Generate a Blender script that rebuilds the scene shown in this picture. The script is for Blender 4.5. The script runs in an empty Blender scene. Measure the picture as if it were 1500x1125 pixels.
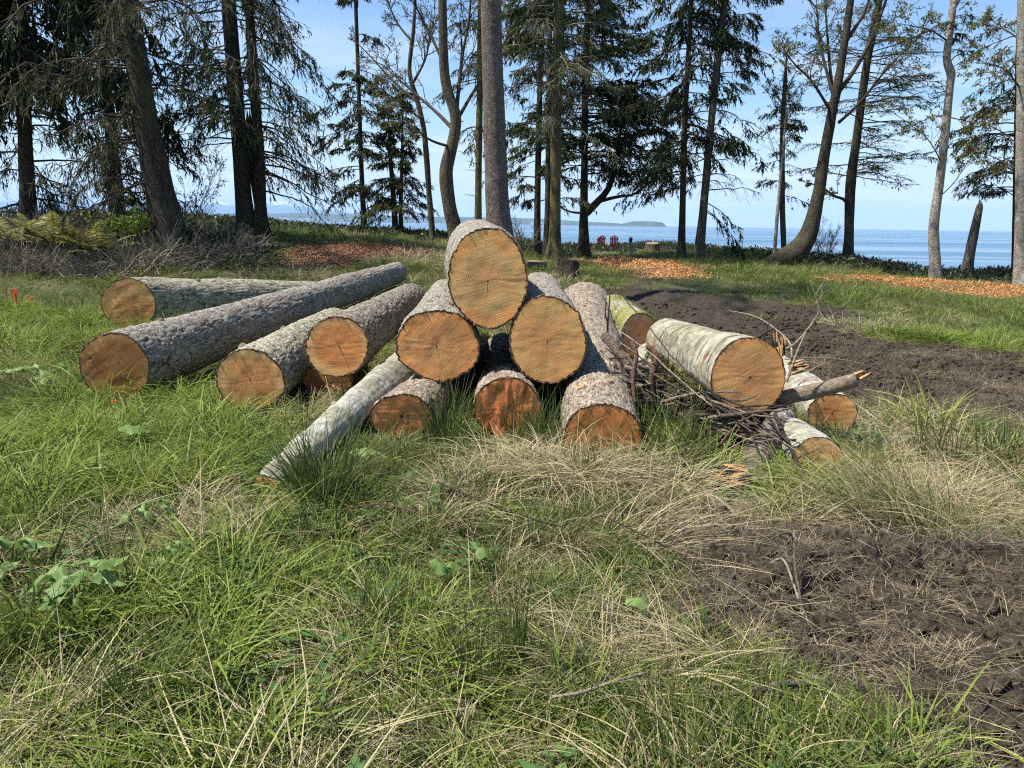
import bpy, math, random
import numpy as np
from mathutils import Vector, Matrix

random.seed(7)
RNG = np.random.default_rng(7)
S = bpy.context.scene
COL = S.collection

# ------------------------------------------------------------------ camera
EYE = 1.55
PITCH = math.radians(11.79)
ROLL = math.radians(0.88)
FPX = 1127.0
_f = np.array([0, math.cos(PITCH), -math.sin(PITCH)])
_r0 = np.array([1.0, 0, 0])
_u0 = np.array([0, math.sin(PITCH), math.cos(PITCH)])
_r = math.cos(ROLL) * _r0 + math.sin(ROLL) * _u0
_u = -math.sin(ROLL) * _r0 + math.cos(ROLL) * _u0
cam_d = bpy.data.cameras.new('camera')
cam_d.sensor_width = 36.0
cam_d.lens = 36.0 * FPX / 1500.0
cam_d.clip_start = 0.05
cam_d.clip_end = 200000.0
cam = bpy.data.objects.new('camera', cam_d)
COL.objects.link(cam)
cam.matrix_world = Matrix(((_r[0], _u[0], -_f[0], 0), (_r[1], _u[1], -_f[1], 0), (_r[2], _u[2], -_f[2], EYE), (0, 0, 0, 1)))
S.camera = cam

# ------------------------------------------------------------------ sky, sun, exposure
SUN_EL = math.radians(60)
SUN_AZ = math.radians(-99)          # from +Y, negative = to the left of the view
world = bpy.data.worlds.new('World')
S.world = world
world.use_nodes = True
wn = world.node_tree.nodes
wl = world.node_tree.links
wn.clear()
w_out = wn.new('ShaderNodeOutputWorld')
w_bg = wn.new('ShaderNodeBackground')
w_bg.inputs['Strength'].default_value = 0.094
sky = wn.new('ShaderNodeTexSky')
sky.sky_type = 'NISHITA'
sky.sun_disc = False
sky.sun_elevation = SUN_EL
sky.sun_rotation = SUN_AZ % (2 * math.pi)
sky.altitude = 0
sky.air_density = 1.2
sky.dust_density = 0.2
sky.ozone_density = 7.0
w_tc = wn.new('ShaderNodeTexCoord')
w_sep = wn.new('ShaderNodeSeparateXYZ')
wl.new(w_tc.outputs['Generated'], w_sep.inputs[0])
# clouds on a flat layer high above: direction / (z + small)
w_zz = wn.new('ShaderNodeMath'); w_zz.operation = 'MAXIMUM'; w_zz.inputs[1].default_value = 0.0
wl.new(w_sep.outputs[2], w_zz.inputs[0])
w_add = wn.new('ShaderNodeMath'); w_add.operation = 'ADD'; w_add.inputs[1].default_value = 0.06
wl.new(w_zz.outputs[0], w_add.inputs[0])
w_div = wn.new('ShaderNodeVectorMath'); w_div.operation = 'DIVIDE'
w_cmb = wn.new('ShaderNodeCombineXYZ')
for i in range(3):
    wl.new(w_add.outputs[0], w_cmb.inputs[i])
wl.new(w_tc.outputs['Generated'], w_div.inputs[0])
wl.new(w_cmb.outputs[0], w_div.inputs[1])
w_map = wn.new('ShaderNodeMapping')
w_map.inputs['Scale'].default_value = (0.35, 0.8, 0.0)
w_map.inputs['Rotation'].default_value = (0, 0, 0.35)
wl.new(w_div.outputs[0], w_map.inputs[0])
w_noise = wn.new('ShaderNodeTexNoise')
w_noise.inputs['Scale'].default_value = 1.3
w_noise.inputs['Detail'].default_value = 7
w_noise.inputs['Roughness'].default_value = 0.56
w_noise.inputs['Distortion'].default_value = 0.5
wl.new(w_map.outputs[0], w_noise.inputs['Vector'])
w_ramp = wn.new('ShaderNodeMapRange')
w_ramp.inputs['From Min'].default_value = 0.49
w_ramp.inputs['From Max'].default_value = 0.70
w_ramp.inputs['To Min'].default_value = 0.0
w_ramp.inputs['To Max'].default_value = 0.8
wl.new(w_noise.outputs[0], w_ramp.inputs['Value'])
w_fade = wn.new('ShaderNodeMapRange')      # thin high cloud thickens with slant path toward the horizon
w_fade.inputs['From Min'].default_value = 0.0
w_fade.inputs['From Max'].default_value = 0.34
w_fade.inputs['To Min'].default_value = 1.0
w_fade.inputs['To Max'].default_value = 0.06
wl.new(w_zz.outputs[0], w_fade.inputs['Value'])
w_mul = wn.new('ShaderNodeMath'); w_mul.operation = 'MULTIPLY'; w_mul.use_clamp = True
wl.new(w_ramp.outputs[0], w_mul.inputs[0])
wl.new(w_fade.outputs[0], w_mul.inputs[1])
w_mix = wn.new('ShaderNodeMixRGB')
w_mix.inputs['Color2'].default_value = (6.2, 6.5, 6.8, 1)
wl.new(w_mul.outputs[0], w_mix.inputs['Fac'])
w_veil = wn.new('ShaderNodeMapRange')      # bright humid air low over the sea, all the way round
w_veil.interpolation_type = 'SMOOTHSTEP'
w_veil.inputs['From Min'].default_value = -0.02
w_veil.inputs['From Max'].default_value = 0.15
w_veil.inputs['To Min'].default_value = 0.85
w_veil.inputs['To Max'].default_value = 0.0
wl.new(w_sep.outputs[2], w_veil.inputs['Value'])
w_mix2 = wn.new('ShaderNodeMixRGB')
w_mix2.inputs['Color1'].default_value = (1, 1, 1, 1)
w_mix2.inputs['Color2'].default_value = (4.8, 5.5, 6.2, 1)
wl.new(w_veil.outputs[0], w_mix2.inputs['Fac'])
wl.new(sky.outputs[0], w_mix2.inputs['Color1'])
wl.new(w_mix2.outputs[0], w_mix.inputs['Color1'])
wl.new(w_mix.outputs[0], w_bg.inputs['Color'])
wl.new(w_bg.outputs[0], w_out.inputs['Surface'])

sun_d = bpy.data.lights.new('sun', 'SUN')
sun_d.energy = 5.0
sun_d.angle = math.radians(1.2)
sun_d.color = (1.0, 0.94, 0.84)
sun = bpy.data.objects.new('sun', sun_d)
COL.objects.link(sun)
_ts = Vector((math.sin(SUN_AZ) * math.cos(SUN_EL), math.cos(SUN_AZ) * math.cos(SUN_EL), math.sin(SUN_EL)))
sun.rotation_euler = _ts.to_track_quat('Z', 'Y').to_euler()
sun.location = (0, 0, 30)

S.view_settings.view_transform = 'Standard'
S.view_settings.look = 'None'
S.view_settings.exposure = 0.86
S.view_settings.gamma = 1.0
S.view_settings.use_curve_mapping = False
S.render.engine = 'CYCLES'
S.cycles.use_adaptive_sampling = True
S.cycles.adaptive_threshold = 0.02
S.cycles.max_bounces = 4
S.cycles.diffuse_bounces = 2
S.cycles.glossy_bounces = 2
S.cycles.transmission_bounces = 2
S.cycles.volume_bounces = 2
S.cycles.transparent_max_bounces = 4
S.cycles.use_denoising = False
S.cycles.filter_width = 1.15
S.cycles.caustics_reflective = False
S.cycles.caustics_refractive = False
S.cycles.sample_clamp_indirect = 6.0

# ------------------------------------------------------------------ noise
def _hash(ix, iy, iz, seed):
    h = (ix.astype(np.int64) * 374761393 + iy.astype(np.int64) * 668265263 + iz.astype(np.int64) * 2147483647 + seed * 1274126177) & 0xFFFFFFFF
    h = ((h ^ (h >> 13)) * 1274126177) & 0xFFFFFFFF
    h = ((h ^ (h >> 16)) * 2246822519) & 0xFFFFFFFF
    return (h ^ (h >> 15)) & 0xFFFFFFFF

def _h01(ix, iy, iz, seed):
    return _hash(ix, iy, iz, seed) / 4294967295.0

def vnoise(p, seed=0):
    """value noise in 3D, p (N,3) -> -1..1"""
    i = np.floor(p).astype(np.int64)
    f = p - i
    f = f * f * (3 - 2 * f)
    out = np.zeros(len(p))
    for dx in (0, 1):
        wx = f[:, 0] if dx else 1 - f[:, 0]
        for dy in (0, 1):
            wy = f[:, 1] if dy else 1 - f[:, 1]
            for dz in (0, 1):
                wz = f[:, 2] if dz else 1 - f[:, 2]
                out += wx * wy * wz * _h01(i[:, 0] + dx, i[:, 1] + dy, i[:, 2] + dz, seed)
    return out * 2 - 1

def fbm(p, octaves=4, seed=0, gain=0.5):
    out = np.zeros(len(p)); a = 1.0; tot = 0
    q = np.array(p, float)
    for o in range(octaves):
        out += a * vnoise(q, seed + o * 17); tot += a
        a *= gain; q = q * 2.03 + 11.3
    return out / tot

def n2(x, y, scale, octaves=3, seed=0):
    x = np.atleast_1d(np.asarray(x, float)); y = np.atleast_1d(np.asarray(y, float))
    return fbm(np.stack([x * scale, y * scale, np.full_like(x, 0.37)], 1), octaves, seed)

def worley(p, seed=0):
    """F1, F2, cell random"""
    i = np.floor(p).astype(np.int64)
    f1 = np.full(len(p), 9.0); f2 = np.full(len(p), 9.0); cid = np.zeros(len(p))
    for dx in (-1, 0, 1):
        for dy in (-1, 0, 1):
            for dz in (-1, 0, 1):
                c = i + np.array([dx, dy, dz])
                q = np.stack([c[:, k] + 0.1 + 0.8 * _h01(c[:, 0], c[:, 1], c[:, 2], seed + 31 * k) for k in range(3)], 1)
                d = np.linalg.norm(q - p, axis=1)
                nearer = d < f1
                f2 = np.where(nearer, f1, np.minimum(f2, d))
                cid = np.where(nearer, _h01(c[:, 0], c[:, 1], c[:, 2], seed + 99), cid)
                f1 = np.where(nearer, d, f1)
    return f1, f2, cid

def sstep(a, b, x):
    t = np.clip((np.asarray(x, float) - a) / (b - a), 0, 1)
    return t * t * (3 - 2 * t)

def unit(v):
    v = np.asarray(v, float)
    return v / np.maximum(np.linalg.norm(v, axis=-1, keepdims=True), 1e-9)

# ------------------------------------------------------------------ mesh helpers
class Geo:
    """collects vertices and faces (tris / quads) for ONE mesh object"""
    def __init__(self):
        self.v = []; self.q = []; self.t = []; self.n = 0; self.qm = []; self.tm = []; self.at = []
    def add(self, verts, quads=None, tris=None, mat=0, attr=None):
        verts = np.asarray(verts, float).reshape(-1, 3)
        if quads is not None and len(quads):
            q = np.asarray(quads, np.int64).reshape(-1, 4)
            self.q.append(q + self.n); self.qm.append(np.full(len(q), mat, np.int32))
        if tris is not None and len(tris):
            t = np.asarray(tris, np.int64).reshape(-1, 3)
            self.t.append(t + self.n); self.tm.append(np.full(len(t), mat, np.int32))
        self.v.append(verts); self.n += len(verts)
        self.at.append(np.zeros(len(verts)) if attr is None else np.broadcast_to(np.asarray(attr, float), (len(verts),)))
    def tubes(self, pts, rad, sides=4, mat=0, attr=None, cap=False):
        """pts (N,P,3), rad (N,P)"""
        pts = np.asarray(pts, float)
        if pts.ndim == 2: pts = pts[None]
        rad = np.asarray(rad, float)
        N, P, _ = pts.shape
        if N == 0: return
        rad = np.broadcast_to(rad if rad.ndim == 2 else (rad[None] if rad.ndim == 1 else rad), (N, P))
        tan = np.empty_like(pts)
        tan[:, 1:-1] = pts[:, 2:] - pts[:, :-2]
        tan[:, 0] = pts[:, 1] - pts[:, 0]; tan[:, -1] = pts[:, -1] - pts[:, -2]
        tan = unit(tan)
        mean = unit(tan.mean(1))
        ref = np.where(np.abs(mean[:, 2:3]) > 0.85, np.array([[0.93, 0.31, 0.2]]), np.array([[0.05, 0.07, 1.0]]))
        a = unit(np.cross(tan, ref[:, None, :])); b = np.cross(tan, a)
        ph = np.arange(sides) / sides * 2 * math.pi
        ring = pts[:, :, None, :] + rad[:, :, None, None] * (np.cos(ph)[None, None, :, None] * a[:, :, None, :] + np.sin(ph)[None, None, :, None] * b[:, :, None, :])
        idx = np.arange(N * P * sides).reshape(N, P, sides)
        nx = np.roll(idx, -1, axis=2)
        quads = np.stack([idx[:, :-1], nx[:, :-1], nx[:, 1:], idx[:, 1:]], -1).reshape(-1, 4)
        tris = None
        if cap:
            tl = []
            for k in range(1, sides - 1):
                tl.append(np.stack([idx[:, 0, 0], idx[:, 0, k + 1], idx[:, 0, k]], -1))
                tl.append(np.stack([idx[:, -1, 0], idx[:, -1, k], idx[:, -1, k + 1]], -1))
            tris = np.concatenate(tl)
        at = None
        if attr is not None:
            at = np.broadcast_to(np.asarray(attr, float).reshape(-1, 1), (N, P * sides)).reshape(-1)
        self.add(ring.reshape(-1, 3), quads, tris, mat, at)
    def blades(self, base, d, side, length, width, bend=None, segs=1, mat=0, attr=None, shape=None):
        """flat tapering leaves: base (N,3), d direction, side vector, bend = vector added * t^2"""
        base = np.asarray(base, float); N = len(base)
        if N == 0: return
        length = np.broadcast_to(np.asarray(length, float), (N,)); width = np.broadcast_to(np.asarray(width, float), (N,))
        t = np.linspace(0, 1, segs + 1)
        prof = np.array(shape if shape is not None else ([0.35, 0.9][:1] + [1 - 0.75 * x * x for x in t[1:]] if segs > 1 else [0.8, 0.35]))
        c = base[:, None, :] + d[:, None, :] * (length[:, None] * t)[:, :, None]
        if bend is not None:
            c = c + np.asarray(bend)[:, None, :] * ((t * t)[None, :] * length[:, None])[:, :, None]
        off = side[:, None, :] * (width[:, None] * 0.5 * prof[None, :])[:, :, None]
        v = np.stack([c - off, c + off], 2)           # N,segs+1,2,3
        idx = np.arange(N * (segs + 1) * 2).reshape(N, segs + 1, 2)
        q = np.stack([idx[:, :-1, 0], idx[:, :-1, 1], idx[:, 1:, 1], idx[:, 1:, 0]], -1).reshape(-1, 4)
        at = None
        if attr is not None:
            at = np.repeat(np.broadcast_to(np.asarray(attr, float), (N,)), (segs + 1) * 2)
        self.add(v.reshape(-1, 3), q, None, mat, at)
    def box(self, c, size, R=None, mat=0):
        s = np.asarray(size, float) / 2
        v = np.array([[x, y, z] for x in (-1, 1) for y in (-1, 1) for z in (-1, 1)], float) * s
        if R is not None: v = v @ np.asarray(R, float).T
        v = v + np.asarray(c, float)
        self.add(v, [[0, 1, 3, 2], [4, 6, 7, 5], [0, 4, 5, 1], [2, 3, 7, 6], [0, 2, 6, 4], [1, 5, 7, 3]], None, mat)
    def mesh(self, name, smooth=True, attr_name='var', uv=None):
        me = bpy.data.meshes.new(name)
        V = np.concatenate(self.v) if self.v else np.zeros((0, 3))
        Q = np.concatenate(self.q) if self.q else np.zeros((0, 4), np.int64)
        T = np.concatenate(self.t) if self.t else np.zeros((0, 3), np.int64)
        me.vertices.add(len(V)); me.vertices.foreach_set('co', V.ravel())
        loops = np.concatenate([Q.ravel(), T.ravel()]).astype(np.int32)
        me.loops.add(len(loops)); me.loops.foreach_set('vertex_index', loops)
        starts = np.concatenate([np.arange(len(Q)) * 4, len(Q) * 4 + np.arange(len(T)) * 3]).astype(np.int32)
        me.polygons.add(len(starts)); me.polygons.foreach_set('loop_start', starts)
        mi = np.concatenate((self.qm if self.qm else []) + (self.tm if self.tm else [])) if (self.qm or self.tm) else np.zeros(0, np.int32)
        me.polygons.foreach_set('material_index', mi.astype(np.int32))
        me.polygons.foreach_set('use_smooth', np.full(len(starts), smooth, bool))
        at = me.attributes.new(attr_name, 'FLOAT', 'POINT')
        at.data.foreach_set('value', np.concatenate(self.at).astype(np.float32) if self.at else np.zeros(0, np.float32))
        if uv is not None:
            ul = me.uv_layers.new(name='UVMap')
            ul.data.foreach_set('uv', np.asarray(uv, np.float32)[loops].ravel())
        me.update(calc_edges=True)
        return me
    def obj(self, name, mats, parent=None, smooth=True, loc=None, uv=None, attr_name='var'):
        me = self.mesh(name, smooth, attr_name, uv)
        for m in (mats if isinstance(mats, (list, tuple)) else [mats]):
            me.materials.append(m)
        o = bpy.data.objects.new(name, me)
        COL.objects.link(o)
        if loc is not None:
            # vertices are given in world space; move origin to loc
            co = np.empty(len(me.vertices) * 3); me.vertices.foreach_get('co', co)
            co = co.reshape(-1, 3) - np.asarray(loc, float); me.vertices.foreach_set('co', co.ravel()); me.update()
            if parent is None: o.location = loc
        if parent is not None: o.parent = parent
        return o

def tag(o, label=None, cat=None, group=None, kind=None):
    if label: o['label'] = label
    if cat: o['category'] = cat
    if group: o['group'] = group
    if kind: o['kind'] = kind
    return o

def thing(name, label, cat, loc=(0, 0, 0), group=None):
    o = bpy.data.objects.new(name, None)
    COL.objects.link(o)
    o.location = tuple(float(x) for x in loc)
    o.empty_display_size = 0.2
    return tag(o, label, cat, group)

# ------------------------------------------------------------------ node material helper
class NM:
    def __init__(self, name):
        self.m = bpy.data.materials.new(name); self.m.use_nodes = True
        self.nt = self.m.node_tree; self.nt.nodes.clear()
        self.out = self.nt.nodes.new('ShaderNodeOutputMaterial')
    def n(self, typ, **kw):
        nd = self.nt.nodes.new('ShaderNode' + typ)
        for k, v in kw.items():
            if k in nd.inputs: self.setin(nd, k, v)
            else: setattr(nd, k, v)
        return nd
    def setin(self, nd, k, v):
        if isinstance(v, bpy.types.NodeSocket): self.nt.links.new(v, nd.inputs[k])
        else: nd.inputs[k].default_value = v
    def math(self, op, a, b=None, c=None, clamp=False):
        nd = self.nt.nodes.new('ShaderNodeMath'); nd.operation = op; nd.use_clamp = clamp
        for i, x in enumerate((a, b, c)):
            if x is not None: self.setin(nd, i, x)
        return nd.outputs[0]
    def rng(self, v, a, b, c=0.0, d=1.0, smooth=False):
        nd = self.nt.nodes.new('ShaderNodeMapRange')
        if smooth: nd.interpolation_type = 'SMOOTHSTEP'
        self.setin(nd, 'Value', v)
        for k, x in zip(('From Min', 'From Max', 'To Min', 'To Max'), (a, b, c, d)): self.setin(nd, k, x)
        return nd.outputs[0]
    def mix(self, fac, a, b, mode='MIX'):
        nd = self.nt.nodes.new('ShaderNodeMixRGB'); nd.blend_type = mode
        self.setin(nd, 'Fac', fac)
        for k, x in (('Color1', a), ('Color2', b)):
            self.setin(nd, k, x if isinstance(x, bpy.types.NodeSocket) else (*x, 1))
        return nd.outputs[0]
    def noise(self, vec=None, scale=5, detail=3, rough=0.55, dist=0.0, out=0):
        nd = self.n('TexNoise', Scale=scale, Detail=detail, Roughness=rough, Distortion=dist)
        if vec is not None: self.setin(nd, 'Vector', vec)
        return nd.outputs[out]
    def mapping(self, vec, scale=(1, 1, 1), rot=(0, 0, 0), loc=(0, 0, 0)):
        nd = self.n('Mapping'); self.setin(nd, 'Vector', vec)
        nd.inputs['Scale'].default_value = scale; nd.inputs['Rotation'].default_value = rot; nd.inputs['Location'].default_value = loc
        return nd.outputs[0]
    def attr(self, name, out='Fac'):
        return self.n('Attribute', attribute_name=name).outputs[out]
    def ramp(self, fac, stops):
        nd = self.n('ValToRGB'); self.setin(nd, 'Fac', fac)
        cr = nd.color_ramp
        while len(cr.elements) > 1: cr.elements.remove(cr.elements[0])
        cr.elements[0].position = stops[0][0]; cr.elements[0].color = (*stops[0][1], 1)
        for p, c in stops[1:]:
            e = cr.elements.new(p); e.color = (*c, 1)
        return nd.outputs[0]
    def bump(self, h, strength=0.5, dist=0.02, normal=None):
        nd = self.n('Bump', Strength=strength, Distance=dist); self.setin(nd, 'Height', h)
        if normal is not None: self.setin(nd, 'Normal', normal)
        return nd.outputs[0]
    def principled(self, color, rough=0.85, normal=None, spec=0.25):
        p = self.n('BsdfPrincipled')
        self.setin(p, 'Base Color', color if isinstance(color, bpy.types.NodeSocket) else (*color, 1))
        self.setin(p, 'Roughness', rough); p.inputs['Specular IOR Level'].default_value = spec
        if normal is not None: self.setin(p, 'Normal', normal)
        return p.outputs[0]
    def finish(self, sh):
        self.nt.links.new(sh, self.out.inputs['Surface']); return self.m
    def leafy(self, color, transl=0.35, rough=0.6, spec=0.25, normal=None):
        p = self.principled(color, rough, normal, spec)
        t = self.n('BsdfTranslucent'); self.setin(t, 'Color', color)
        mx = self.n('MixShader', Fac=transl)
        self.nt.links.new(p, mx.inputs[1]); self.nt.links.new(t.outputs[0], mx.inputs[2])
        return self.finish(mx.outputs[0])

def mat_plain(name, color, rough=0.7, noise=0.15, scale=20.0, bump=0.0, spec=0.25):
    M = NM(name)
    pos = M.n('NewGeometry').outputs['Position']
    nz = M.noise(pos, scale, 4, 0.6)
    c = M.mix(M.rng(nz, 0.3, 0.7), tuple(x * (1 - noise) for x in color), tuple(min(1, x * (1 + noise)) for x in color))
    nrm = M.bump(nz, bump, 0.02) if bump else None
    return M.finish(M.principled(c, rough, nrm, spec))

def mat_leaf(name, c1, c2, c3=None, transl=0.35, patch=0.0, patch_col=(0.3, 0.25, 0.1), rough=0.6, spec=0.2):
    """per-blade ('var') and per-instance random colour between c1 and c2, some c3"""
    M = NM(name)
    v = M.attr('var')
    r = M.n('ObjectInfo').outputs['Random']
    x = M.math('FRACT', M.math('ADD', v, M.math('MULTIPLY', r, 0.37)))
    col = M.ramp(x, [(0.0, c1), (0.55, c2), (0.85, c2), (1.0, c3 or c2)])
    if patch > 0:
        pos = M.n('NewGeometry').outputs['Position']
        nz = M.noise(pos, 0.8, 3, 0.6)
        col = M.mix(M.rng(nz, 0.5, 0.68, 0, patch), col, patch_col)
    return M.leafy(col, transl, rough, spec)

# ------------------------------------------------------------------ view geometry: a photograph position -> a place in the world
def ray(px, py):
    d = _f + (px - 750) / FPX * _r + (562.5 - py) / FPX * _u
    return d / d[1]
def P(px, py, D):
    """point at forward distance D (metres along +Y) seen at photo pixel px, py"""
    return np.array([0, 0, EYE]) + ray(px, py) * D

CREST_T = [-1.6, -0.8, -0.45, -0.33, -0.2, -0.1, 0.03, 0.12, 0.2, 0.35, 0.43, 0.5, 0.56, 0.66, 1.0, 1.6]
CREST_Z = [1.0, 1.0, 1.1, 1.15, 1.05, 0.9, 0.5, 0.3, 0.45, 0.4, 0.36, 0.12, 0.02, 0.04, 0.0, 0.0]
EDGE_X = [-200, -30, -12, -4, 2, 4, 7, 10, 14, 20, 60, 200]
EDGE_Y = [60, 38, 31, 32, 36, 43, 42, 32, 28, 26, 24, 20]
WATER_Z = -7.0

def big_h(x, y):
    x = np.atleast_1d(np.asarray(x, float)); y = np.atleast_1d(np.asarray(y, float))
    yy = np.maximum(y, 1.0)
    t = x / yy
    c = np.interp(t, CREST_T, CREST_Z)
    z = c * sstep(8.0, 22.0, y)
    left = sstep(-0.25, -0.45, t) * sstep(10.5, 15.5, y) * 0.25
    z = z + left
    e = np.interp(x, EDGE_X, EDGE_Y)
    z = z - 11.0 * sstep(0, 14, y - e) - 0.25 * sstep(-3, 2, y - e)
    return z

def ground_hit(px, py, zoff=0.0):
    d = ray(px, py)
    Ds = np.concatenate([np.arange(1.2, 12, 0.02), np.arange(12, 60, 0.1)])
    pts = np.array([0, 0, EYE]) + d[None] * Ds[:, None]
    under = pts[:, 2] < big_h(pts[:, 0], pts[:, 1]) + zoff
    k = int(np.argmax(under)) if under.any() else len(Ds) - 1
    return pts[k]

def poly_ground(pix):
    return np.array([ground_hit(a, b)[:2] for a, b in pix])

def poly_sd(poly, x, y):
    """signed distance, + inside"""
    inside = np.zeros(len(x), bool); dmin = np.full(len(x), 1e9)
    n = len(poly)
    for i in range(n):
        a = poly[i]; b = poly[(i + 1) % n]
        ab = b - a
        t = np.clip(((x - a[0]) * ab[0] + (y - a[1]) * ab[1]) / max(ab @ ab, 1e-9), 0, 1)
        dmin = np.minimum(dmin, np.hypot(x - a[0] - t * ab[0], y - a[1] - t * ab[1]))
        c = ((a[1] > y) != (b[1] > y))
        xi = a[0] + (y - a[1]) / np.where(abs(b[1] - a[1]) < 1e-9, 1e-9, b[1] - a[1]) * ab[0]
        inside ^= c & (x < xi)
    return np.where(inside, dmin, -dmin)

MUD_NEAR = poly_ground([(985, 762), (1040, 752), (1110, 792), (1250, 800), (1400, 795), (1560, 800), (1720, 860), (1800, 1000), (1750, 1250), (1500, 1250), (1330, 1110), (1215, 1010), (1080, 945), (975, 890), (1010, 830)])
MUD_TRACK = poly_ground([(820, 432), (905, 422), (1000, 424), (1080, 432), (1150, 446), (1210, 466), (1255, 482), (1377, 506), (1500, 532), (1700, 575), (1850, 640), (1700, 690), (1600, 668), (1500, 655), (1420, 642), (1300, 625), (1240, 600), (1150, 570), (1000, 520), (900, 480)])
MUD_BACK = poly_ground([(395, 372), (450, 360), (560, 362), (640, 366), (655, 378), (560, 384), (470, 394), (415, 388)])
MUD_BACK2 = poly_ground([(905, 398), (970, 396), (1030, 408), (1020, 418), (950, 415)])
CHIP_L = poly_ground([(405, 366), (470, 360), (545, 362), (580, 370), (540, 380), (470, 388), (430, 384)])
CHIP_M = poly_ground([(858, 383), (900, 379), (960, 384), (1000, 388), (1032, 405), (985, 404), (930, 400), (885, 396)])
CHIP_R = poly_ground([(1215, 413), (1260, 406), (1310, 406), (1350, 412), (1420, 418), (1520, 422), (1540, 436), (1430, 432), (1370, 426), (1300, 420)])

def masks(x, y):
    x = np.asarray(x, float); y = np.asarray(y, float)
    e1 = n2(x, y, 2.6, 4, 3); e2 = n2(x, y, 0.7, 4, 5)
    mud = sstep(-0.10, 0.10, poly_sd(MUD_NEAR, x, y) + 0.42 * e1 + 0.05)
    mud = np.maximum(mud, sstep(-0.25, 0.25, poly_sd(MUD_TRACK, x, y) + 1.7 * e2 + 0.6 * e1 + 0.05))
    mud = np.maximum(mud, sstep(-0.3, 0.3, poly_sd(MUD_BACK, x, y) + 1.0 * e2))
    mud = np.maximum(mud, sstep(-0.3, 0.3, poly_sd(MUD_BACK2, x, y) + 1.0 * e2))
    chip = np.zeros(len(x))
    for pl in (CHIP_L, CHIP_M, CHIP_R):
        chip = np.maximum(chip, sstep(-0.7, 0.5, poly_sd(pl, x, y) + 1.0 * e2 + 0.5 * e1))
    return mud, chip

def chip_h(x, y):
    z = np.zeros(len(np.atleast_1d(x)))
    for pl, hh in ((CHIP_L, 0.05), (CHIP_M, 0.20), (CHIP_R, 0.17)):
        z += hh * sstep(-0.2, 1.3, poly_sd(pl, x, y) + 0.3 * n2(x, y, 0.9, 2, 71))
    return z

def ground_h(x, y):
    x = np.atleast_1d(np.asarray(x, float)); y = np.atleast_1d(np.asarray(y, float))
    z = big_h(x, y)
    near = sstep(70, 40, np.hypot(x, y))
    z = z + near * (0.07 * n2(x, y, 0.28, 3, 21) * sstep(1, 6, y) + 0.05 * n2(x, y, 1.5, 3, 22))
    mud, chip = masks(x, y)
    nearmud = sstep(-0.1, 0.45, poly_sd(MUD_NEAR, x, y)) * sstep(9, 6.5, y)
    f1, f2, cid = worley(np.stack([x * 5.5, y * 5.5, x * 0 + 0.5], 1), 5)
    g1, g2, gid = worley(np.stack([x * 14, y * 14, x * 0 + 0.5], 1), 8)
    clod = (0.095 * (cid - 0.45) * sstep(0.02, 0.35, f2 - f1) + 0.030 * (gid - 0.4) * sstep(0.0, 0.3, g2 - g1)
            + 0.085 * n2(x, y, 2.0, 4, 31) + 0.035 * n2(x, y, 11, 3, 33))
    fine = sstep(12, 8, np.hypot(x, y))
    z = z + mud * (clod * (0.75 + 0.25 * nearmud) * np.maximum(fine, 0.8)) + (0.05 + 0.12 * np.clip(0.3 + n2(x, y, 0.9, 2, 35), 0, 1) + 0.10 * np.abs(n2(x, y, 3.2, 3, 36))) * nearmud
    # wheel ruts along the muddy track
    tr = sstep(-0.2, 0.5, poly_sd(MUD_TRACK, x, y))
    u = (x - 2.6) * 0.66 + (y - 8.6) * 0.75
    z = z + tr * (0.06 * np.sin(u * 3.6 + 1.2 * n2(x, y, 0.6, 2, 44)) - 0.07)
    z = z + chip_h(x, y)
    return z

# ------------------------------------------------------------------ ground sheet
def axis_pts(segs):
    out = []
    for a, b, st in segs:
        out.append(np.arange(a, b - 1e-6, st))
    out.append(np.array([segs[-1][1]]))
    return np.concatenate(out)
gx = axis_pts([(-400, -80, 20), (-80, -30, 2.5), (-30, -10, 0.4), (-10, -4.6, 0.1), (-4.6, 4.6, 0.032), (4.6, 10, 0.1), (10, 30, 0.4), (30, 80, 2.5), (80, 400, 20)])
gy = axis_pts([(-80, -6, 4), (-6, 1.2, 0.3), (1.2, 7.6, 0.032), (7.6, 14, 0.08), (14, 42, 0.22), (42, 70, 1.5), (70, 120, 8)])
GX, GY = np.meshgrid(gx, gy)
fx = GX.ravel(); fy = GY.ravel()
fz = ground_h(fx, fy)
g = Geo()
nxg, nyg = len(gx), len(gy)
idx = np.arange(nxg * nyg).reshape(nyg, nxg)
g.add(np.stack([fx, fy, fz], 1), np.stack([idx[:-1, :-1], idx[:-1, 1:], idx[1:, 1:], idx[1:, :-1]], -1).reshape(-1, 4))

M = NM('ground_soil_and_turf')
pos = M.n('NewGeometry').outputs['Position']
mcol = M.n('Attribute', attribute_name='mask').outputs['Color']
sepm = M.n('SeparateColor'); M.setin(sepm, 0, mcol)
mud_m, chip_m = sepm.outputs[0], sepm.outputs[1]
nz1 = M.noise(pos, 1.1, 5, 0.6); nz2 = M.noise(pos, 14, 5, 0.65); nz3 = M.noise(pos, 60, 4, 0.7)
turf = M.mix(M.rng(nz1, 0.36, 0.62), (0.052, 0.085, 0.018), (0.115, 0.115, 0.045))
turf = M.mix(M.rng(nz2, 0.42, 0.6), turf, (0.060, 0.050, 0.028))
turf = M.mix(M.rng(nz3, 0.56, 0.75), turf, (0.24, 0.20, 0.105))
mudc = M.mix(M.rng(nz2, 0.33, 0.66), (0.020, 0.0150, 0.0102), (0.064, 0.0485, 0.033))
mudc = M.mix(M.rng(nz3, 0.58, 0.72, 0, 0.6), mudc, (0.15, 0.115, 0.075))
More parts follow.
